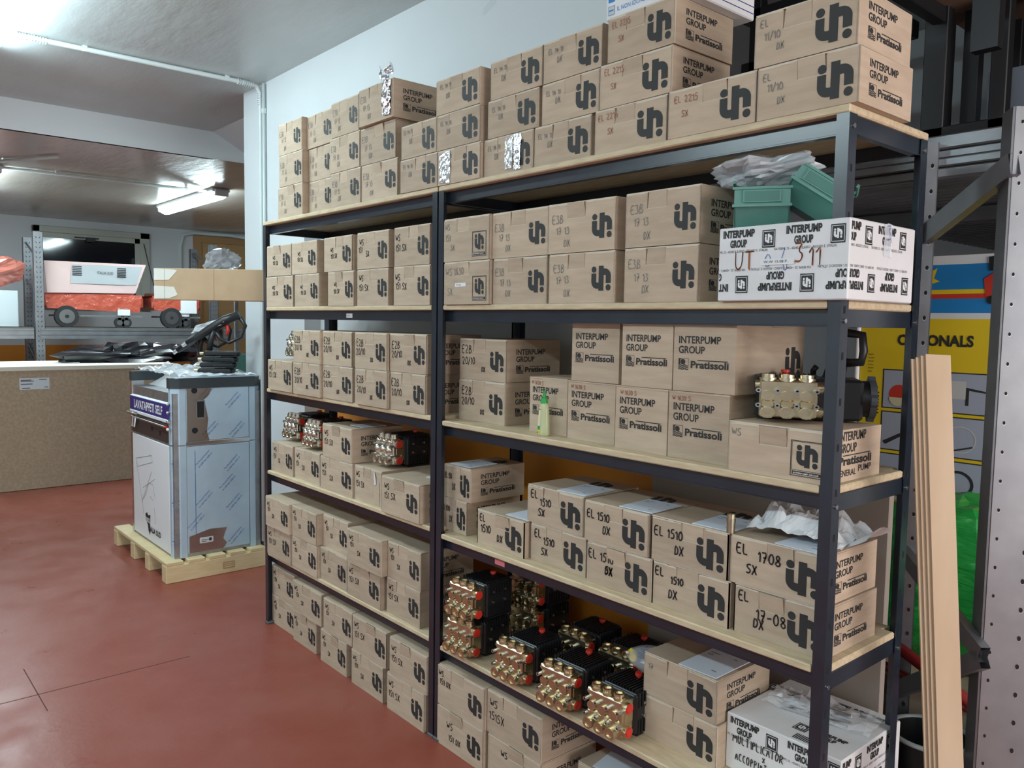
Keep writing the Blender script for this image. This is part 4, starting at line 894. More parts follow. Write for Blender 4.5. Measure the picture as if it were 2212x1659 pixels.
# ------------------------------------------------------------------ green stacking bins and the plastic bag over them
def bin_(label, loc, rot):
    o = MB(); T = .003; W_, L_, H_ = .062, .20, .115
    prof = [(.045, 0), (L_, 0), (L_, H_), (.0, .088), (.0, .046)]     # side outline: y, z (front is low and open)
    for s in (-1, 1): o.add([(s*W_, y, z) for y, z in prof]+[(s*(W_-T), y, z) for y, z in prof], [list(range(5)), list(range(5, 10))[::-1]]+[(i, (i+1) % 5, (i+1) % 5+5, i+5) for i in range(5)], GREENP)
    o.box(-W_, W_, .045, L_, 0, T, GREENP); o.box(-W_, W_, L_-T, L_, 0, H_, GREENP); o.box(-W_, W_, -.003, T, .046, .088, GREENP); o.add([(-W_, 0, .046), (W_, 0, .046), (W_, .045, 0), (-W_, .045, 0), (-W_, .003, .047), (W_, .003, .047), (W_, .047, .003), (-W_, .047, .003)], [(0, 1, 2, 3), (4, 7, 6, 5)], GREENP)
    for s in (-1, 1):
        o.box(min(s*W_, s*(W_+.006)), max(s*W_, s*(W_+.006)), .05, L_, H_-.008, H_, GREENP); o.box(min(s*W_, s*(W_+.004)), max(s*W_, s*(W_+.004)), .10, .106, 0, H_, GREENP); o.box(min(s*W_, s*(W_+.004)), max(s*W_, s*(W_+.004)), .17, .176, 0, H_, GREENP)
    o.box(-W_-.004, W_+.004, -.008, .0, .044, .050, GREENP); o.box(-W_-.004, W_+.004, -.006, .0, .084, .090, GREENP)
    t = tag(o.build('storage_bin'), label, 'storage bin', 'green storage bins'); t.location = loc; t.rotation_euler = rot
    h = MB(); h.box(-.042, .042, -.008, -.003, .054, .082, GREENP); h.box(-.038, .038, -.0090, -.0078, .057, .079, mat('green_bin_slot', (.06, .18, .15), .5)); h.build('label_holder', t)
    return t
bin_('green plastic bin lying open to the front on the white carton', (2.748, .005, 1.7612), (0, 0, radians(32)))
bin_('green plastic bin tipped up on its back, right of the other bin', (2.812, .075, 1.80), (0, radians(34), radians(28)))
def bag(name, c, r, mt, label, cat, seed, amp=.35, nu=28, nv=16, flat=None):
    o = MB(); off = Vector((seed*3.1, seed*1.7, seed*.9))
    def fn(u, v):
        a = 2*pi*u; b_ = pi*v; d_ = Vector((sin(b_)*cos(a), sin(b_)*sin(a), -cos(b_)))
        k = 1+amp*(noise.noise(d_*1.6+off)+.6*abs(noise.noise(d_*4.2+off))-.3*abs(noise.noise(d_*9+off)))
        p = Vector((c[0]+r[0]*d_.x*k, c[1]+r[1]*d_.y*k, c[2]+r[2]*d_.z*k))
        if flat is not None: p.z = max(p.z, flat)
        return p
    o.grid(fn, nu, nv, mt, False); return tag(o.build(name), label, cat)
bag('plastic_bag', (2.69, .10, 1.905), (.125, .07, .034), CLEARW, 'crumpled clear plastic bag lying over the green bins', 'plastic bag', 2, .5, 34, 18)
# crumpled paper and brass fitting on the 1708 carton
xz = BOX['X5'].location.z+.1195+.0015
def crumpled(name, c, r, label, seed):
    o = MB(); off = Vector((seed, 2*seed, 3.3))
    o.grid(lambda u, v: Vector((c[0]+r[0]*(2*u-1), c[1]+r[1]*(2*v-1), c[2]+.004+r[2]*max(0, (1-(2*u-1)**4*.7)*(1-(2*v-1)**4*.7)*(.35+.9*abs(noise.noise(Vector((u*3.2, v*3.2, 0))+off))+.5*abs(noise.noise(Vector((u*8, v*8, 1))+off)))))), 26, 22, mat('crumpled_white_paper', (.74, .75, .77), .6), False)
    return tag(o.build(name), label, 'paper')
crumpled('crumpled_paper', (2.815, .165, xz+.002), (.125, .085, .085), 'crumpled white paper heap on the 1708 carton behind the fitting', 3)
sh_ = MB(); sh_.grid(lambda u, v: Vector((2.885+.10*u, .10+.13*v, xz+.004+.035*u*u+.02*sin(3*v)*u)), 8, 6, WHITE); tag(sh_.build('paper_sheet'), 'curled white sheet sticking out beside the corner post, fourth shelf', 'paper', 'paper sheets lying on cartons')
t = thing('pipe_fitting', 'small brass pipe fitting standing beside the crumpled paper', 'fitting', (2.668, .048, xz-.0003))
a = MB(); a.cyl((0, 0, 0), (0, 0, .026), .0105, mat('dull_brass', (.52, .46, .33), .35, 1.0), 16); a.cyl((0, 0, .026), (0, 0, .036), .0115, mat('dull_brass', (.52, .46, .33), .35, 1.0), 6); a.build('hex_body', t)
a = MB(); a.cyl((0, 0, .036), (0, 0, .048), .0098, BRASS, 16, hole=(.007, .01, DARKGAP)); a.build('threaded_end', t)
# metal bracket in a clear bag on the white carton
z2 = R_['W2'][5]+.15
t = thing('metal_bracket', 'shiny slotted zinc bracket in clear film on the white carton', 'bracket', (2.79, .265, z2+.001), radians(8))
a = MB(); a.bbox(-.085, .085, 0, .045, 0, .004, .0015, BOLT); a.bbox(-.085, .085, .041, .045, .004, .022, .0015, BOLT); a.bbox(-.085, .085, -.004, 0, 0, .010, .0015, BOLT)
a.build('plate', t)
for s in (-1, 1): a = MB(); a.bbox(s*.052-.02, s*.052+.02, .014, .026, .0035, .0046, .0008, DARKGAP); a.build('slot', t)
a = MB(); off = Vector((4, 2, 1)); a.grid(lambda u, v: Vector((-.13+.28*u, -.03+.12*v, .012+.022*abs(noise.noise(Vector((u*5, v*5, 0))+off))*1.5)), 16, 12, CLEAR, False); a.build('clear_film', t)
# bag of blue and yellow caps on the front pump
t = thing('bag_of_caps', 'clear bag of dark blue and yellow caps lying over the rightmost front pump', 'bag', (2.34, .165, zr+.152))
a = MB(); off = Vector((9, 2, 1)); a.grid(lambda u, v: Vector((.085*sin(pi*v)*cos(2*pi*u)*(1+.3*noise.noise(Vector((u*5, v*4, 0))+off)), .06*sin(pi*v)*sin(2*pi*u), .03-.034*cos(pi*v)*(1+.3*noise.noise(Vector((u*6, v*5, 2))+off)))), 20, 12, CLEAR, False); a.build('clear_bag', t)
rn = random.Random(12)
for i in range(16):
    a = MB(); p = Vector((rn.uniform(-.06, .06), rn.uniform(-.035, .035), rn.uniform(.012, .05))); q = Vector((rn.uniform(-1, 1), rn.uniform(-1, .3), rn.uniform(-.5, 1))).normalized()
    a.cyl(p, p+q*.012, .0125, DKBLUE if i % 3 else YELLOW, 12); a.build('cap', t)
# sheet under the lowest right shelf and the carton it lies on
o = tag(link('cardboard_box', body_mesh('A', 2)[0], None, (2.22, .12, .0005)), 'shaded carton on the floor under the pumps with a grey sheet on it', 'box', 'cartons on the floor under the units'); link('lid', body_mesh('A', 2)[1], o); link('printed_logo', LOGO, o, (.045, -.0009, .034), scale=(.073, 1, .07))
s = MB(); s.box(-.07, .07, -.055, .055, 0, .002, SHEET); s = tag(s.build('paper_sheet'), 'grey paper sheet in the shade on the floor carton under the pumps', 'paper', 'paper sheets lying on cartons'); s.location = (2.20, .20, .146); s.rotation_euler = (0, 0, .2)
# black spray lance handle standing behind the large pump
t = thing('spray_lance', 'black lance handle with loop grip standing behind the large pump', 'spray gun', (2.70, .335, 1.1815))
a = MB(); a.tube([(.05, 0, 0), (.045, 0, .12), (.055, 0, .19), (.075, 0, .27)], [.03, .03, .024, .018], BLACKP, 12); a.build('grip', t)
a = MB(); a.tube([(.075, 0, .255), (.065, 0, .29), (.072, 0, .325), (.10, 0, .335), (.14, 0, .33), (.145, 0, .29), (.14, 0, .262), (.10, 0, .258)], .011, BLACKP, 8); a.build('loop_handle', t)
a = MB(); a.tube([(.02, 0, .19), (.012, 0, .21), (.012, 0, .235), (.02, 0, .245)], .008, BLACKP, 8); a.tube([(.10, 0, .27), (.09, 0, .17), (.085, 0, .12)], .006, BLACKP, 8); a.build('trigger', t)
# ------------------------------------------------------------------ carpet washing machine on its pallet
pl = thing('wooden_pallet', 'pale pine pallet on the red floor under the washing machine', 'pallet', (-.905, -.20, 0))
PX0, PX1, PY0, PY1 = -1.08, 0, 0, .60
for x in (-.04, -.36, -.66, -1.04):
    a = MB(); a.bbox(x-.04, x+.04 if x > -.1 else x+.04, PY0, PY1, 0, .10, .003, PINE); a.build('bearer', pl)
for k in range(5):
    y = .002+k*.124
    a = MB(); a.bbox(PX0, PX1, y, y+.098, .10, .122, .003, PINE); a.build('deck_board', pl)
a = MB(); a.box(.0004, .0012, .33, .40, .03, .07, mat('burnt_stamp', (.42, .28, .13), .7)); [a.box(.0012, .0016, .335, .395, .036+.011*i, .041+.011*i, PINE) for i in range(3)]; a.build('stamp', pl)
mz = .122
wm = thing('washing_machine', 'stainless carpet washing machine in blue film, lettered LAVATAPPETI SELF', 'machine', (-.955, -.135, mz))
# local: x from -0.93 (far) to 0 (near, +x face), y from 0 (front, -y face) to .53 ; z up
LX, LY, Z1, Z2 = -.86, .53, .665, 1.03
def col(x, y, sx, sy, z0, z1, mt, nm):
    a = MB(); c = .035
    pts = [(0, 0), (0, .075), (-.06, .075), (-.06, .0)] ; ch = [(x, y+sy*.04), (x, y+sy*.075), (x+sx*.07, y+sy*.075), (x+sx*.07, y), (x+sx*.035, y)]
    n = len(ch); a.add([(p, q, z) for z in (z0, z1) for p, q in ch], [list(range(n)), list(range(n, 2*n))]+[(i, (i+1) % n, (i+1) % n+n, i+n) for i in range(n)], mt); return a.build(nm, wm)
for x, sx in ((0, -1), (LX, 1)):
    for y, sy in ((0, 1), (LY, -1)):
        col(x, y, sx, sy, 0, Z1-.004, FILM if x == 0 or y > 0 else INOX, 'corner_column'); col(x, y, sx, sy, Z1+.004, Z2-.03, FILM if x == 0 else INOX, 'corner_column')
a = MB(); a.box(LX+.04, -.006, .006, LY-.006, .0, Z2-.06, GALVD); a.build('inner_body', wm)
p = MB(); p.bbox(-.008, .001, .078, LY-.078, .02, Z1-.01, .002, FILM); p = p.build('side_panel', wm)
q = MB()
def film_text(mb, y0, z0, L_):
    for k, s in enumerate(('The Novacel Solution', 'for LASER Fiber LASER CO.')):
        put(mb, s, y0+k*.018, z0-.014*k, .011, FILMINK, w=L_, ang=radians(46))
for (a_, c_) in ((.13, .54), (.30, .50), (.13, .30), (.31, .26), (.14, .06), (.32, .05), (.27, .385), (.08, .17)): film_text(q, a_-.078, c_, .115)
rect(q, .045, .06, .048, .63, FILMINK)
q = q.build('film_print', p); q.location = (.0018, .078, .0); q.rotation_euler = (0, 0, pi/2)
q = MB(); pts = [(.0, .0), (.20, .0), (.225, .03), (.20, .06), (.21, .09), (.225, .125), (.12, .13), (.02, .105), (0, .1)]
q.add([(a_, 0, c_) for a_, c_ in pts], [list(range(len(pts)))], INOX); q = q.build('bare_steel_patch', p); q.location = (.0022, .085, .022); q.rotation_euler = (0, 0, pi/2)
q = MB(); rect(q, .06, .05, .14, .085, mat('rating_plate', (.62, .64, .66), .4)); rect(q, .07, .058, .10, .062, INK, -.0006); rect(q, .07, .068, .12, .071, INK, -.0006); rect(q, .115, .06, .13, .078, INK, -.0006); q = q.build('rating_plate', p); q.location = (.0032, .085, .022); q.rotation_euler = (0, 0, pi/2)
p = MB(); p.bbox(-.008, .001, .078, LY-.078, Z1+.022, Z2-.03, .002, FILM); p = p.build('upper_side_panel', wm)
q = MB(); pts = [(0, 0), (.13, 0), (.115, .06), (.125, .13), (.11, .2), (.10, .245), (.13, .27), (.15, .33), (0, .33)]
q.add([(a_, 0, c_) for a_, c_ in pts], [list(range(len(pts)))], INOX); q = q.build('bare_steel_patch', p); q.location = (.0018, .080, Z1+.02); q.rotation_euler = (0, 0, pi/2)
q = MB(); rect(q, .06, .14, .10, .235, DARKGAP); frame_rect(q, .055, .135, .105, .24, .004, GALVD, -.0006); poly(q, arc(0, 0, .018, 0, 360, 12)[:-1], DARKGAP, .045, .30, 1, 1); poly(q, arc(0, 0, .018, 0, 360, 12)[:-1], DARKGAP, .045, .065, 1, 1)
q = q.build('switch_openings', p); q.location = (.0030, .080, Z1+.02); q.rotation_euler = (0, 0, pi/2)
q = MB()
for (a_, c_) in ((.15, .25), (.31, .20), (.17, .03), (.33, .02)): film_text(q, a_-.078, c_, .11)
q = q.build('film_print', p); q.location = (.0018, .080, Z1+.02); q.rotation_euler = (0, 0, pi/2)
p = MB(); p.bbox(-.012, .002, .072, LY-.072, Z1-.004, Z1+.020, .002, INOX); p.build('side_rail', wm)
for z in (.10, .33, .56):
    q = MB(); n = 14; q.add([((.028 if i % 2 else .010)*cos(2*pi*i/n), 0, (.028 if i % 2 else .010)*sin(2*pi*i/n)) for i in range(n)], [list(range(n))], FILMINK); q = q.build('film_star', wm); q.location = (-.017, .0155, z); q.rotation_euler = (0, 0, radians(48))
# front (-y) face: white lower panel, black drawer, navy banner, sloping white top
p = MB(); p.bbox(LX+.075, -.072, -.001, .01, .015, Z1-.008, .002, WHITE); fp = p.build('front_panel', wm)
q = MB(); x0 = LX+.12
def ln(a_, c_, wd=.0035, mt=INK):
    (xa, za), (xb, zb) = a_, c_; L_ = sqrt((xb-xa)**2+(zb-za)**2) or 1; ox, oz = -(zb-za)/L_*wd/2, (xb-xa)/L_*wd/2
    q.add([(xa+ox, 0, za+oz), (xa-ox, 0, za-oz), (xb-ox, 0, zb-oz), (xb+ox, 0, zb+oz)], [(0, 1, 2, 3)], mt)
for a_, c_ in (((.02, .50), (.34, .56)), ((.34, .56), (.36, .52)), ((.36, .52), (.05, .45)), ((.02, .50), (.05, .45)), ((.02, .50), (.14, .24)), ((.14, .24), (.34, .46)), ((.14, .24), (.14, .28)), ((.16, .33), (.40, .42)), ((.22, .30), (.28, .38)), ((.28, .38), (.36, .38)), ((.36, .38), (.40, .30)), ((.30, .30), (.36, .28)), ((.22, .30), (.16, .26)), ((.38, .24), (.40, .14)), ((.14, .24), (.16, .16))): ln(a_, c_, .0028, PENCIL)
q = q.build('line_drawing', fp); q.location = (x0, -.002, 0)
q = MB(); poly(q, [(.0, .10), (.03, .115), (.06, .10), (.10, .11), (.09, .05), (.10, .02), (.085, -.02), (.06, .0), (.045, .04), (.01, .06)], INK, .20, .07, 1, 1); put(q, 'ITALIA SUD', .26, .075, .034, INK, w=.24, bold=.03, y=-.0006); put(q, '2002', .21, .125, .03, WHITE, w=.08, bold=.03, y=-.001); q = q.build('printed_emblem', fp); q.location = (x0, -.002, 0)
p = MB(); p.bbox(LX+.075, -.072, .0, .012, Z1+.006, Z1+.125, .002, mat('dark_bronze_panel', (.045, .040, .040), .35)); dr = p.build('drawer_front', wm)
q = MB(); q.box(-.40, -.36, -.002, .002, Z1+.05, Z1+.075, DARKGAP); q.box(-.24, -.22, -.002, .002, Z1+.04, Z1+.065, DARKGAP); q.build('slots', dr)
q = MB(); q.cyl((LX+.10, -.012, Z1+.105), (-.09, -.012, Z1+.105), .006, INOX, 10); q.cyl((-.09, -.012, Z1+.105), (-.075, -.012, Z1+.105), .008, REDP, 10)
for x in (LX+.15,):
    for s in (0, .045): q.cyl((x+s, -.014, Z1+.11), (x+s, -.022, Z1+.045), .009, INOX, 8)
    q.tube([(x-.03, -.02, Z1+.135), (x+.0, -.05, Z1+.14), (x+.06, -.05, Z1+.14), (x+.085, -.02, Z1+.135), (x+.05, -.006, Z1+.132), (x, -.006, Z1+.132)], .008, INOX, 8)
q.build('drawer_clamp', dr)
p = MB(); p.bbox(LX+.06, -.05, -.010, .010, Z1+.150, Z1+.24, .003, NAVY); bn = p.build('name_banner', wm)
q = MB(); put(q, 'LAVATAPPETI SELF', 0, 0, .052, WHITE, w=.56, bold=.03); q = q.build('banner_lettering', bn); q.location = (LX+.155, -.0112, Z1+.170)
p = MB(); p.bbox(LX+.06, -.05, -.012, .014, Z1+.130, Z1+.150, .003, WHITE); p.build('banner_rail', wm)
for k in range(4):
    a = MB(); z = Z1+.10+.048*k; a.cyl((-.048, -.004, z), (-.012, -.024, z), .006, BOLT, 10); a.sph((-.010, -.025, z), .009, BOLT if k else WHITE, 8, 6); a.build('knob', wm)
a = MB(); a.add([(LX+.06, -.008, Z1+.24), (-.05, -.008, Z1+.24), (-.05, .20, Z2-.005), (LX+.06, .20, Z2-.005), (LX+.06, .20, Z1+.2), (-.05, .20, Z1+.2)], [(0, 1, 2, 3), (1, 5, 2), (0, 3, 4)], WHITE)
for i in range(2): a.cyl((LX+.12+.05*i, .085, Z2-.079), (LX+.12+.05*i, .081, Z2-.070), .011, GALVD, 12)
a.build('sloping_top', wm)
for x0_, x1_ in ((-.085, .004), (LX-.004, LX+.085)):
    a = MB(); c = .04; xs = [(x1_ if x0_ > -.5 else x0_), (x0_ if x0_ > -.5 else x1_)]; s = -1 if x0_ > -.5 else 1
    ch = [(xs[0], c), (xs[0]+s*c, -.004), (xs[1], -.004), (xs[1], LY+.004), (xs[0]+s*c, LY+.004), (xs[0], LY-c)]
    n = 6; a.add([(p_, q_, z) for z in (Z2-.032, Z2+.028) for p_, q_ in ch], [list(range(n)), list(range(n, 2*n))]+[(i, (i+1) % n, (i+1) % n+n, i+n) for i in range(n)], mat('dark_grey_rim', (.035, .045, .05), .4)); a.build('top_rim', wm)
a = MB(); a.box(LX+.06, -.06, .20, LY+.002, Z2-.03, Z2+.027, WHITE); a.box(-.086, .0, .02, LY-.02, Z2+.026, Z2+.031, FILM); a.build('top_plate', wm)
fo = Vector((7, 1, 3)); zt = mz+Z2+.0325
o = MB(); o.grid(lambda u, v: Vector((-1.80+.86*u, -.10+.46*v, zt+.004+.075*abs(noise.noise(Vector((u*5, v*5, 0))+fo))*(1-.6*u)+.02*abs(noise.noise(Vector((u*16, v*16, 0)))))), 36, 24, CLEARW, False); tag(o.build('plastic_wrap'), 'crumpled clear wrap lying over the top of the washing machine', 'plastic wrap')
# ------------------------------------------------------------------ spray guns stacked on the machine
def gun_block(k):
    t = thing('spray_gun', ['lowest black spray gun of the flat pile on the machine', 'second black spray gun from the bottom of the flat pile', 'third black spray gun from the bottom of the flat pile', 'topmost black spray gun of the flat pile'][k], 'spray gun', (-1.10, .165+.012*k, zt+.028+.0345*k), radians(62+4*(k % 2)), 'black spray guns piled on the machine')
    a = MB(); a.bbox(-.095, .12, -.035, .035, -.016, .014, .008, BLACKP); a.bbox(-.02, .10, -.075, -.02, -.014, .012, .007, BLACKP); a.build('gun_body', t)
    a = MB(); a.cyl((-.09, 0, 0), (-.118, 0, 0), .011, BRASS, 10, hole=(.006, .006, DARKGAP)); a.build('brass_inlet', t); return t
for k in range(4): gun_block(k)
def gun(loc, rot, label, sc=1.0):
    t = thing('spray_gun', label, 'spray gun', loc, 0, 'black spray guns piled on the machine'); t.rotation_euler = rot; t.scale = (sc,)*3
    a = MB(); a.tube([(-.17, 0, .0), (-.10, 0, .01), (.0, 0, .03), (.10, 0, .045), (.19, 0, .045)], [.017, .022, .027, .03, .024], BLACKP, 12); a.build('gun_body', t)
    a = MB(); a.tube([(.19, 0, .03), (.20, 0, -.03), (.15, 0, -.085), (.07, 0, -.09), (.03, 0, -.05), (.02, 0, .0)], [.016, .011, .010, .010, .012, .014], BLACKP, 10); a.build('loop_handle', t)
    a = MB(); a.tube([(.10, 0, .02), (.092, 0, -.02), (.075, 0, -.04)], .010, REDP, 8); a.build('trigger', t)
    a = MB(); a.tube([(.02, 0, .02), (-.03, 0, -.04), (-.06, 0, -.09)], .018, BLACKP, 10); a.build('grip', t)
    a = MB(); a.cyl((-.165, 0, .001), (-.20, 0, -.004), .012, BOLT, 10, hole=(.007, .006, DARKGAP)); a.build('metal_inlet', t); return t
gun((-1.11, .16, zt+.255), (0, radians(-22), radians(52)), 'black spray gun with red trigger tilted up on top of the pile')
gun((-1.20, .12, zt+.215), (radians(14), radians(-26), radians(50)), 'black spray gun with film behind the red-trigger one', .95)
o = MB(); o.grid(lambda u, v: Vector((-1.20+.15*u+.03*noise.noise(Vector((u*6, v*6, 4))), .09+.13*u-.03*v, zt+.30+.055*u-.05*v)), 8, 5, CLEARW, False); tag(o.build('plastic_film'), 'torn strip of clear film over the tilted spray guns', 'plastic film')
# ------------------------------------------------------------------ long carton reaching out of the second shelf
A_ = Vector((-.462, -.372, 0)); B_ = Vector((.015, .183, 0)); dv = (B_-A_); LL = dv.length; ang = math.atan2(dv.y, dv.x)
t = MB(); t.bbox(0, LL, 0, .10, 0, .158, .002, mat('tan_carton', (.44, .31, .19), .75, var=((.48, .345, .215), 10, .35, .65)))
lc = tag(t.build('long_carton'), 'long tan carton jutting out left of the second shelf, white tape at its end', 'box'); lc.location = (A_.x, A_.y, 1.6185); lc.rotation_euler = (0, 0, ang)
t = MB(); mt = mat('white_paper_tape', (.66, .66, .60), .5)
for s in (0, 1):
    z0, z1 = (.098, .156) if s else (.006, .070)
    t.add([(.0, -.0012, z0), (.075, -.0012, z0+.002), (.118, -.0012, (z0+z1)/2+(.02 if s else -.012)), (.10, -.0012, z1-.004), (.0, -.0012, z1)], [(0, 1, 2, 3, 4)], mt)
t.box(-.001, .001, .004, .095, .02, .14, mt); t.build('paper_tape', lc)
t = MB(); t.box(.052, .054, -.0014, -.0010, 0, .158, PENCIL); t.box(.30, .3012, -.0014, -.0010, 0, .158, KRAFTIN); t.build('fold_lines', lc)
# two flat packs on the left unit's second board carry its end
t = MB(); t.box(.004, .020, .14, .30, 1.5885, 1.6178, KRAFTIN); tag(t.build('cardboard_strip'), 'folded cardboard strip under the end of the long carton', 'cardboard')
# ------------------------------------------------------------------ big flat carton on the left
t = MB(); t.box(-5.25, -4.25, -.545, .95, .004, 1.05, BIGKRAFT)
bc = tag(t.build('large_carton'), 'very large brown board carton with pale lid on the floor behind the machine', 'box')
t = MB(); t.box(-5.26, -4.245, -.55, .955, 1.05, 1.085, mat('cream_lid', (.74, .72, .62), .6)); t.build('lid', bc)
t = MB(); rect(t, -.36, .885, -.13, .985, mat('blue_white_label', (.62, .70, .76), .5)); 
for z, x0_, x1_ in ((.965, -.35, -.27), (.955, -.35, -.25), (.968, -.21, -.15), (.93, -.35, -.26), (.90, -.17, -.14), (.895, -.34, -.28)): rect(t, x0_, z, x1_, z+.006, INK, -.001)
q = t.build('label_sticker', bc); q.location = (-4.249, 0, 0); q.rotation_euler = (0, 0, pi/2)
# ------------------------------------------------------------------ galvanised racks along the far wall
def rack(yl, yr, label, uprights):
    t = thing('pallet_rack', label, 'rack', (-5.6, yl, 0), 0, 'galvanised racks along the far wall')
    for (x, y) in uprights:
        y -= yl
        a = MB(); a.box(x-.002, x, y-.045, y+.045, 0, 2.38, GALV); a.box(x-.06, x, y-.045, y-.042, 0, 2.38, GALV); a.box(x-.06, x, y+.042, y+.045, 0, 2.38, GALV); up = a.build('upright', t)
        a = MB()
        for k in range(46):
            z = .06+.05*k
            for s in (-1, 1): a.add([(x+.0008, y+s*.016+c_*s*.006, z+e) for c_, e in ((-1, 0), (1, .012), (1, .024), (-1, .012))], [(0, 1, 2, 3)], mat('slot_shadow', (.05, .06, .07), .8))
        a.build('slots', up)
    for x in (0.0, -.75):
        a = MB(); a.box(x-.04, x+.004, 0, yr-yl, 1.295, 1.40, GALV); a.box(x+.004, x+.009, 0, yr-yl, 1.38, 1.40, GALV); a.box(x+.004, x+.009, 0, yr-yl, 1.335, 1.36, GALV); a.box(x+.004, x+.009, 0, yr-yl, 1.295, 1.315, GALV); a.build('beam', t)
    a = MB(); a.box(-.75, -.01, 0, yr-yl, 1.40, 1.412, mat('dark_deck', (.10, .09, .08), .7)); a.build('deck', t)
    a = MB()
    for y in [u_[1]-yl for u_ in uprights if u_[0] == 0.0]:
        for z in (.3, 1.0, 1.7, 2.1): a.tube([(-.03, y, z), (-.75, y+.02, z+.22)], .012, GALVD, 6)
    a.build('brace', t); return t
rack(.057, 1.86, 'galvanised rack with perforated uprights holding the wrapped machines', [(0.0, .057), (-.78, .10), (0.0, 1.844), (-.78, 1.89)])
rack(-1.75, .0, 'galvanised rack bay at the left edge of the picture', [(0.0, -1.70)])
rack(1.95, 3.3, 'galvanised rack bay half hidden behind the white pillar', [(0.0, 3.25)])
# wrapped hot-water machines on the rack
def cart(y0, wid, label, panel=True, dx=0.0):
    t = thing('wrapped_machine', label, 'machine', (-5.75+dx, y0, 1.412), 0, 'red wrapped machines on the rack')
    a = MB(); a.bbox(-.55, .0, .0, wid, .20, .36, .03, REDWRAP)
    a.add([(.002, .02, .20), (.002, wid-.05, .17), (.002, wid-.02, .36), (.002, 0, .36), (-.5, 0, .36), (-.5, wid, .36)], [(0, 1, 2, 3), (3, 2, 5, 4)], REDWRAP); a.bbox(-.5, .0, wid*.1, wid*.9, .36, .40, .01, TRANSRED); a.build('tank', t)
    if panel:
        a = MB(); a.add([(.03, .0, .69), (.03, wid+.02, .70), (.005, wid-.09, .38), (.03, .02, .36), (-.5, 0, .69), (-.5, wid+.02, .70), (-.5, wid-.09, .38), (-.5, .02, .36)], [(0, 3, 2, 1), (4, 5, 6, 7), (0, 1, 5, 4), (3, 7, 6, 2), (0, 4, 7, 3), (1, 2, 6, 5)], PINKPL); hd = a.build('hood', t)
        a = MB(); a.add([(.0318, .26, .665), (.0318, wid-.02, .675), (.018, wid-.085, .47), (.0285, .24, .465)], [(0, 1, 2, 3)], SILVERP); a.build('silver_panel', hd)
        a = MB()
        for y_ in (.26, .70): 
            for k in range(6): a.box(.030, .0335, y_, y_+.09, .55+.018*k, .56+.018*k, BLACKP)
        put(a, 'ITALIA SUD', .50, .575, .03, INK, w=.16); a.v = [Vector((.0335, p.x, p.z)) if p.y == 0 and p.x > .4 else p for p in a.v]; a.build('printed_logo', hd)
    a = MB(); a.cyl((-.03, .20, .115), (.03, .20, .115), .115, RUBBER, 24); a.cyl((.028, .20, .115), (.034, .20, .115), .075, BOLT, 20, hole=(.02, .01, GALVD)); a.build('wheel', t)
    for y_ in (wid-.26, wid-.19): a = MB(); a.cyl((-.015, y_, .055), (.015, y_, .055), .055, RUBBER, 16); a.cyl((.014, y_, .055), (.018, y_, .055), .03, BOLT, 12); a.bbox(-.015, .015, y_-.02, y_+.02, .06, .21, .004, BOLT); a.build('castor', t)
    a = MB(); a.box(-.45, .0, .12, wid-.02, .115, .135, mat('grey_base', (.16, .16, .16), .6)); a.bbox(.0, .02, wid-.28, wid-.15, .13, .20, .006, WHITE); a.build('base_frame', t); return t
cart(.13, .98, 'red and silver wrapped machine on wheels behind the perforated upright')
c2 = cart(1.20, .55, 'red wrapped machine with paper label under the long carton', False)
a = MB(); a.box(.03, .034, .30, .48, .17, .33, WHITE); a.build('paper_label', c2)
bag('wrapped_machine', (-5.9, -.36, 1.98), (.2, .33, .15), TRANSRED, 'red plastic wrapped bundle at the left edge above a grey cabinet', 'machine', 5, .4)
t = MB(); t.bbox(-6.1, -5.72, -1.0, -.11, 1.4125, 1.78, .006, mat('light_grey_cabinet', (.55, .60, .63), .45)); cb = tag(t.build('metal_cabinet'), 'light grey metal cabinet on the rack at the left edge', 'cabinet')
t = MB(); t.box(-5.72, -5.716, -.45, -.30, 1.47, 1.77, mat('pale_grey_door', (.48, .53, .56), .4)); t.cyl((-5.716, -.42, 1.66), (-5.70, -.42, 1.66), .012, BLACKP, 8); t.build('door', cb)
o = bag('plastic_heap', (-4.85, .75, 1.12), (.26, .62, .14), BLACKBAG, 'heap of black and clear plastic bags on the large carton', 'plastic bag', 4, .55, 30, 16, 1.0862)
a = MB(); fo2 = Vector((3, 3, 3)); a.grid(lambda u, v: Vector((-4.66-.30*v, .52+.62*u, 1.16+.09*sin(pi*v)+.06*noise.noise(Vector((u*5, v*4, 1))+fo2))), 16, 8, CLEARW, False); a.build('clear_film', o)
bag('plastic_bag', (-3.1, .98, 2.02), (.18, .14, .10), CLEARW, 'clear plastic bag on a stack top beside the white pillar', 'plastic bag', 6, .5)
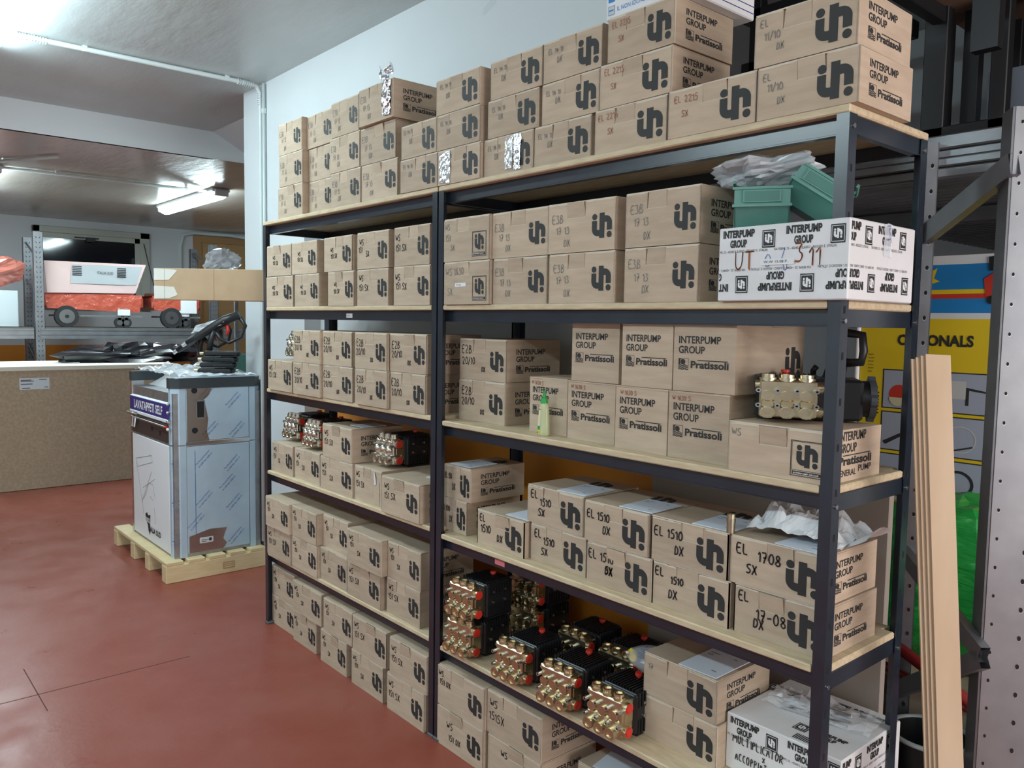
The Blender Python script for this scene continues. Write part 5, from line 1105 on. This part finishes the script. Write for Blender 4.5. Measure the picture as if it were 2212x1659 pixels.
# small shelf with green crates, half hidden behind the pillar
t = thing('metal_shelf', 'metal shelf with green crates, half hidden behind the white pillar', 'shelving unit', (-3.1, .86, 0))
a = MB(); a.box(-.25, .25, 0, .55, 1.04, 1.06, GALV); a.build('shelf_board', t); a = MB(); a.box(-.25, .25, 0, .55, 1.92, 1.94, GALV); a.build('shelf_board', t)
for x in (-.25, .22):
    for y in (.32, .52): a = MB(); a.box(x, x+.03, y, y+.03, 0, 1.94, GALVD); a.build('post', t)
for k in range(2):
    t = MB(); x = -3.28+.22*k
    t.box(x, x+.19, .88, 1.2, 1.0605, 1.075, GREENP); t.box(x, x+.19, .88, .89, 1.06, 1.22, GREENP); t.box(x, x+.19, 1.19, 1.2, 1.06, 1.22, GREENP); t.box(x, x+.01, .88, 1.2, 1.06, 1.22, GREENP); t.box(x+.18, x+.19, .88, 1.2, 1.06, 1.22, GREENP)
    for i in range(3): t.box(x+.186, x+.194, .92+.09*i, .94+.09*i, 1.07, 1.21, GREENP)
    tag(t.build('plastic_crate'), ['green plastic crate on the metal shelf, the one further left', 'green plastic crate on the metal shelf, beside the pillar edge'][k], 'crate', 'green crates behind the machine')
# perforated black upright on the recessed wall behind the left unit
t = MB(); t.box(-.335, -.285, .503, .519, 0, 2.05, STEEL); tag(t.build('wall_upright'), 'black perforated strip on the wall behind the left unit', 'upright')
# ------------------------------------------------------------------ right-hand side: rack, deck, banner, boards
t = thing('pallet_rack', 'galvanised rack with drilled upright at the right edge and corrugated deck', 'rack', (3.15, .557, 0))
# near upright: wide drilled face turned to the camera, in its own yaw
UR = Vector((3.15, .557, 0)); UL = Vector((2.80, .76, 0))
def upr(P, yaw, wd, hgt, nm):
    a = MB(); T = Matrix.Translation(P-UR) @ Matrix.Rotation(yaw, 4, 'Z')
    a.box(-wd/2, wd/2, 0, .003, 0, hgt, GALV, T); a.box(-wd/2, -wd/2+.003, 0, .07, 0, hgt, GALV, T); a.box(wd/2-.003, wd/2, 0, .07, 0, hgt, GALV, T)
    a.box(-wd/2+.006, -wd/2+.014, -.003, .0, 0, hgt, GALV, T)
    o = a.build(nm, t)
    a = MB()
    for k in range(int(hgt/.072)):
        z = .05+.072*k
        for x, dz, r in ((.012, 0, .0065), (-wd/2+.022, .03, .0045)):
            a.add([T @ Vector((x+r*.7*cos(q*pi/5), -.0008 if x > 0 else -.0008, z+dz+r*sin(q*pi/5))) for q in range(10)], [list(range(10))], DARKGAP)
            a.add([T @ Vector((x+r*.9*cos(q*pi/5), -.0004, z+dz+r*1.25*sin(q*pi/5)-.001)) for q in range(10)], [list(range(10))], BOLT)
    a.build('bolt_holes', o); return o
upr(UR, radians(36), .145, 2.06, 'upright'); upr(UL, radians(30), .055, 2.06, 'upright')
def strut(p, q, wd, nm='brace'):
    p = Vector(p)-UR; q = Vector(q)-UR; d_ = (q-p).normalized(); s = Vector((0, 0, 1)); s = (s-d_*s.dot(d_)).normalized(); n_ = d_.cross(s)*.006
    a = MB(); s = s*(wd/2); a.add([p+s, p-s, q-s, q+s, p+s+n_*4, p-s+n_*4, q-s+n_*4, q+s+n_*4], [(0, 1, 2, 3), (4, 7, 6, 5), (0, 3, 7, 4), (1, 5, 6, 2)], GALV); a.build(nm, t)
strut((2.785, .80, 1.79), (3.11, .52, 1.925), .055); strut((2.80, .76, .87), (3.115, .50, .73), .045); strut((2.80, .76, .45), (3.115, .50, .72), .045)
a = MB()
for z0, z1, dy in ((2.045, 2.085, 0), (2.02, 2.045, .012), (1.995, 2.02, 0), (1.965, 1.995, .012)): a.bbox(-1.1, .25,   .245+dy, .29, z0, z1, .004, GALV)
a.build('beam', t)
a = MB(); a.bbox(-1.1, .25, 1.05, 1.09, 1.93, 1.99, .004, GALV); a.build('beam', t)
a = MB(); n = 52; y0, y1 = .25, 3.8
for i in range(n):
    ya = y0+(y1-y0)*i/n; dy = (y1-y0)/n; a.add([(-1.1, ya, 1.992), (.44, ya, 1.992), (.44, ya+dy*.35, 1.992), (-1.1, ya+dy*.35, 1.992), (.44, ya+dy*.5, 2.03), (-1.1, ya+dy*.5, 2.03), (.44, ya+dy*.85, 2.03), (-1.1, ya+dy*.85, 2.03), (.44, ya+dy, 1.992), (-1.1, ya+dy, 1.992)], [(0, 1, 2, 3), (3, 2, 4, 5), (5, 4, 6, 7), (7, 6, 8, 9)], GALV)
a.build('corrugated_deck', t)
for x, y in ((-1.05, .32), (-1.05, 3.6), (.38, 3.6)): a = MB(); a.box(x-.04, x+.04, y-.04, y+.04, 0, 2.0, GALVD); a.build('upright', t)
# black frame standing on the deck, with a brown board on top
bf = thing('steel_frame', 'black steel frame with brown board on top, standing on the rack deck', 'frame', (2.5, 1.25, 2.087))
BLK = mat('black_frame_steel', (.014, .014, .016), .45)
def fbar(x0_, x1_, y0_, y1_, z0, z1, nm='bar'): a = MB(); a.bbox(x0_-2.5, x1_-2.5, y0_-1.25, y1_-1.25, z0-2.087, z1-2.087, .003, BLK); a.build(nm, bf)
for x, y, w_ in ((2.60, 1.25, .075), (2.68, 1.34, .05), (2.48, 1.62, .04), (2.80, 1.25, .05), (2.74, 1.55, .05), (2.93, 1.30, .06), (1.86, 1.30, .05), (2.02, 1.7, .05)): fbar(x-w_/2, x+w_/2, y, y+.05, 2.087, 2.90, 'post')
for y, z in ((1.25, 2.09), (1.25, 2.16)): fbar(1.80, 3.1, y, y+.05, z, z+.055, 'rail')
fbar(1.80, 2.5, 1.30, 1.35, 2.56, 2.62, 'rail'); fbar(1.80, 2.5, 1.30, 1.35, 2.78, 2.83, 'rail'); fbar(2.58, 3.2, .72, .76, 2.56, 2.61, 'rail'); fbar(2.585, 2.63, .72, 1.30, 2.56, 2.61, 'rail')
a = MB(); a.box(2.585-2.5, 3.35-2.5, .74-1.25, 1.9-1.25, 2.612-2.087, 2.632-2.087, BROWNB); a.build('board', bf)
a = MB(); a.box(2.70-2.5, 2.83-2.5, 1.45-1.25, 1.46-1.25, 2.12-2.087, 2.42-2.087, mat('grey_blue_plate', (.30, .34, .42), .5)); a.build('plate', bf)
a = MB(); a.box(2.88-2.5, 2.95-2.5, .80-1.25, .84-1.25, 2.30-2.087, 2.56-2.087, BLK); a.build('hanger', bf)
for x in (2.60, 3.1): fbar(x-.02, x+.02, .72, .76, 2.087, 2.56, 'post')
# white partition wall behind the frame
slab('wall_partition', 1.2, 2.75, 2.35, 2.42, 2.03, 2.94, WALLP)
slab('wall_side', 3.6, 3.68, 1.2, 4.9, 0, 2.94, WALLP)
# advertising banner
bn = thing('banner', 'yellow and blue advertising banner headed OPTIONALS behind the rack', 'banner', (2.418, 1.2, 0)); BW = .56
def zz(v): return v
a = MB(); a.box(0, BW, 0, .004, .88, 1.775, WHITE); a.build('banner_sheet', bn)
a = MB(); a.cyl((-.012, .0, 0), (-.012, .0, 1.79), .010, WHITE, 10); a.cyl((BW+.012, .0, 0), (BW+.012, .0, 1.79), .010, WHITE, 10); a.bbox(-.03, BW+.03, -.05, .05, 0, .03, .005, GALVD); a.bbox(-.02, BW+.02, -.012, .012, .855, .885, .004, GALV); a.build('stand', bn)
a = MB(); e = -.0008
rect(a, 0, 1.585, BW, 1.745, BLUE, e); rect(a, 0, 1.648, BW, 1.662, YELLOW, e*2); rect(a, 0, 1.632, BW, 1.648, RED, e*2); rect(a, 0, .995, BW, 1.565, YELLOW, e); rect(a, 0, .915, BW, .93, YELLOW, e); rect(a, 0, .898, BW, .915, RED, e)
a.build('colour_bands', bn)
a = MB(); put(a, 'OPTIONALS', .130, 1.475, .036, INK, w=.245, bold=.04, y=e*3); put(a, 'INTERPUMP GROUP', .03, .945, .030, mat('dark_red_print', (.20, .03, .02), .5), w=.50, bold=.04, y=e*3)
for k in range(6): put(a, ('Rapid', 'Screen', 'Detail', 'Lance', 'Shield', 'Gear')[k], .03, 1.435-.012*k, .006, INK, y=e*3)
for c_ in range(3):
    for k in range(7): rect(a, .045, 1.30-.17*c_-.012*k, .075, 1.305-.17*c_-.012*k, INK, e*3); rect(a, .445, 1.42-.165*c_-.012*k, .475, 1.425-.165*c_-.012*k, INK, e*3)
a.build('banner_lettering', bn)
for i in range(2):
    for j_ in range(3):
        x0_, z0 = .085+.185*i, 1.25-.148*j_-.0
        a = MB(); rect(a, x0_, z0, x0_+.165, z0+.138, INK, e*2); rect(a, x0_+.004, z0+.004, x0_+.161, z0+.134, GREYP, e*3)
        if (i, j_) == (0, 0): poly(a, arc(.06, .05, .035, 0, 360, 16)[:-1], RED, x0_, z0, 1, 1, e*4); poly(a, arc(.055, .04, .03, 180, 360, 10), mat('pale_yellow_print', (.7, .65, .4), .5), x0_, z0, 1, 1, e*5)
        elif (i, j_) == (1, 0): rect(a, x0_+.03, z0+.05, x0_+.09, z0+.11, GREYL, e*4); poly(a, [(.09, .09), (.15, .08), (.15, .074), (.10, .08), (.10, .03), (.09, .03)], INK, x0_, z0, 1, 1, e*4)
        elif i == 0: poly(a, [(.01, .04-.02*j_*.5), (.15, .11), (.155, .105), (.02, .03-.02*j_*.5)], INK, x0_, z0, 1, 1, e*4)
        else:
            o_ = arc(.08, .07, .05, 0, 360, 24); i_ = arc(.08, .07, .04 if j_ == 2 else .046, 0, 360, 24)
            a.add([(x0_+p, e*4, z0+q*.9) for p, q in o_+i_], [(k, k+1, k+26, k+25) for k in range(24)], INK if j_ == 2 else GREYL); poly(a, [(.0, .01), (.12, .045), (.12, .04), (.0, .004)], INK, x0_, z0, 1, 1, e*4)
        a.build('picture', bn)
a = MB(); poly(a, [(.0, .0), (.06, .035), (.05, .0), (.07, -.01), (.0, -.03)], YELLOW, .19, 1.70, 1, 1, e*4)
poly(a, [(.40, .0), (.395, .05), (.43, .075), (.47, .075), (.50, .05), (.51, .0), (.47, -.03), (.42, -.02)], RED, 0, 1.645, 1, 1, e*4); poly(a, [(.41, .075), (.405, .12), (.46, .125), (.50, .11), (.49, .075)], BLACKP, 0, 1.645, 1, 1, e*5); poly(a, arc(.42, -.018, .014, 0, 360, 12)[:-1], BLACKP, 0, 1.645, 1, 1, e*6); poly(a, arc(.485, .012, .022, 0, 360, 14)[:-1], BLACKP, 0, 1.645, 1, 1, e*6)
a.build('product_picture', bn)
# flattened cardboard sheets leaning at the shelf end
def lean(k, label):
    t_ = MB(); o_ = Vector((-.0092, -.0012, 0))*k; ad = Vector((-.0035, .003, 0))
    b0, b1, t0, t1 = Vector((3.152, .246, 0))+o_, Vector((3.190, .291, 0))+o_, Vector((3.077, .134, 1.476-.004*k))+o_, Vector((3.112, .174, 1.474-.004*k))+o_
    t_.add([b0, b1, t1, t0, b0+ad, b1+ad, t1+ad, t0+ad], [(0, 1, 2, 3), (4, 7, 6, 5), (1, 5, 6, 2), (2, 6, 7, 3)], SHEETKRAFT); t_.add([b0, t0, t0+ad, b0+ad], [(0, 1, 2, 3)], KRAFTIN)
    return tag(t_.build('cardboard_sheet'), label, 'cardboard', 'cardboard sheets leaning at the shelf end')
for k in range(4): lean(k, ['frontmost wide tall cardboard strip leaning at the shelf end', 'third tall cardboard strip from the back at the shelf end', 'second tall cardboard strip from the back at the shelf end', 'backmost tall cardboard strip leaning at the shelf end'][k])
# brown panel standing behind the right unit
t_ = MB(); t_.bbox(2.07, 2.87, .47, .495, 0, 1.13, .002, PANEL); tag(t_.build('fibre_panel'), 'grey-brown panel standing behind the right unit, next to the orange wall', 'panel')
# green wrapped bundle on a brown carton
t_ = MB(); t_.bbox(2.56, 3.05, .80, 1.12, 0, .47, .003, KRAFT); tag(t_.build('cardboard_box'), 'brown carton on the floor under the green wrapped bundle', 'box')
bag('wrapped_bundle', (2.85, 1.02, .74), (.36, .17, .27), GREENW, 'big bundle in green stretch film behind the cardboard strips', 'bundle', 8, .16, 30, 18, .4712)
t_ = thing('bucket', 'black bucket with pale rim on the floor beside the corner post', 'bucket', (2.93, .66, 0))
a = MB(); a.cyl((0, 0, 0), (0, 0, .40), .085, BLACKP, 24, r2=.10, hole=(.092, .25, DARKGAP)); a.build('bucket_body', t_); a = MB(); n = 28; a.tube([(.103*cos(2*pi*i/n), .103*sin(2*pi*i/n), .40) for i in range(n+1)], .007, mat('pale_rim', (.42, .46, .48), .4), 8, False); a.build('rim', t_)
t_ = MB(); t_.tube([(2.70, .76, .62), (2.93, .75, .52), (3.10, .74, .44)], .018, REDMETAL, 8); t_.tube([(2.70, .76, .52), (2.93, .76, .47), (3.10, .75, .46)], .014, REDMETAL, 8); t_.tube([(3.10, .745, .45), (3.10, .745, 0)], .016, REDMETAL, 8); t_.tube([(2.70, .76, .62), (2.70, .76, 0)], .016, REDMETAL, 8); tag(t_.build('red_metal_stand'), 'dark red metal stand behind the corner post of the shelf', 'stand')
t_ = MB(); t_.bbox(3.0, 3.06, .33, .39, 0, .42, .006, REDP); tag(t_.build('red_crate'), 'red object on the floor right of the white printed carton', 'crate')
t_ = MB(); t_.bbox(3.02, 3.16, .42, .60, 0, .34, .003, WHITE); tag(t_.build('white_carton'), 'small white box on the floor behind the cardboard strips', 'box')
t_ = MB(); fo3 = Vector((5, 5, 1)); t_.grid(lambda u, v: Vector((2.2+1.1*u, 3.2+.5*v, 1.96-.16*sin(pi*v)-.05*noise.noise(Vector((u*3, v*3, 0))+fo3))), 16, 8, TARP); tag(t_.build('tarp'), 'dark blue tarp hanging under the corrugated deck', 'tarp')
t_ = MB(); t_.bbox(3.13, 3.5, .75, 1.3, 0, .55, .01, BLACKBAG); tag(t_.build('wrapped_pallet'), 'black film wrapped load on the floor behind the drilled upright', 'bundle')
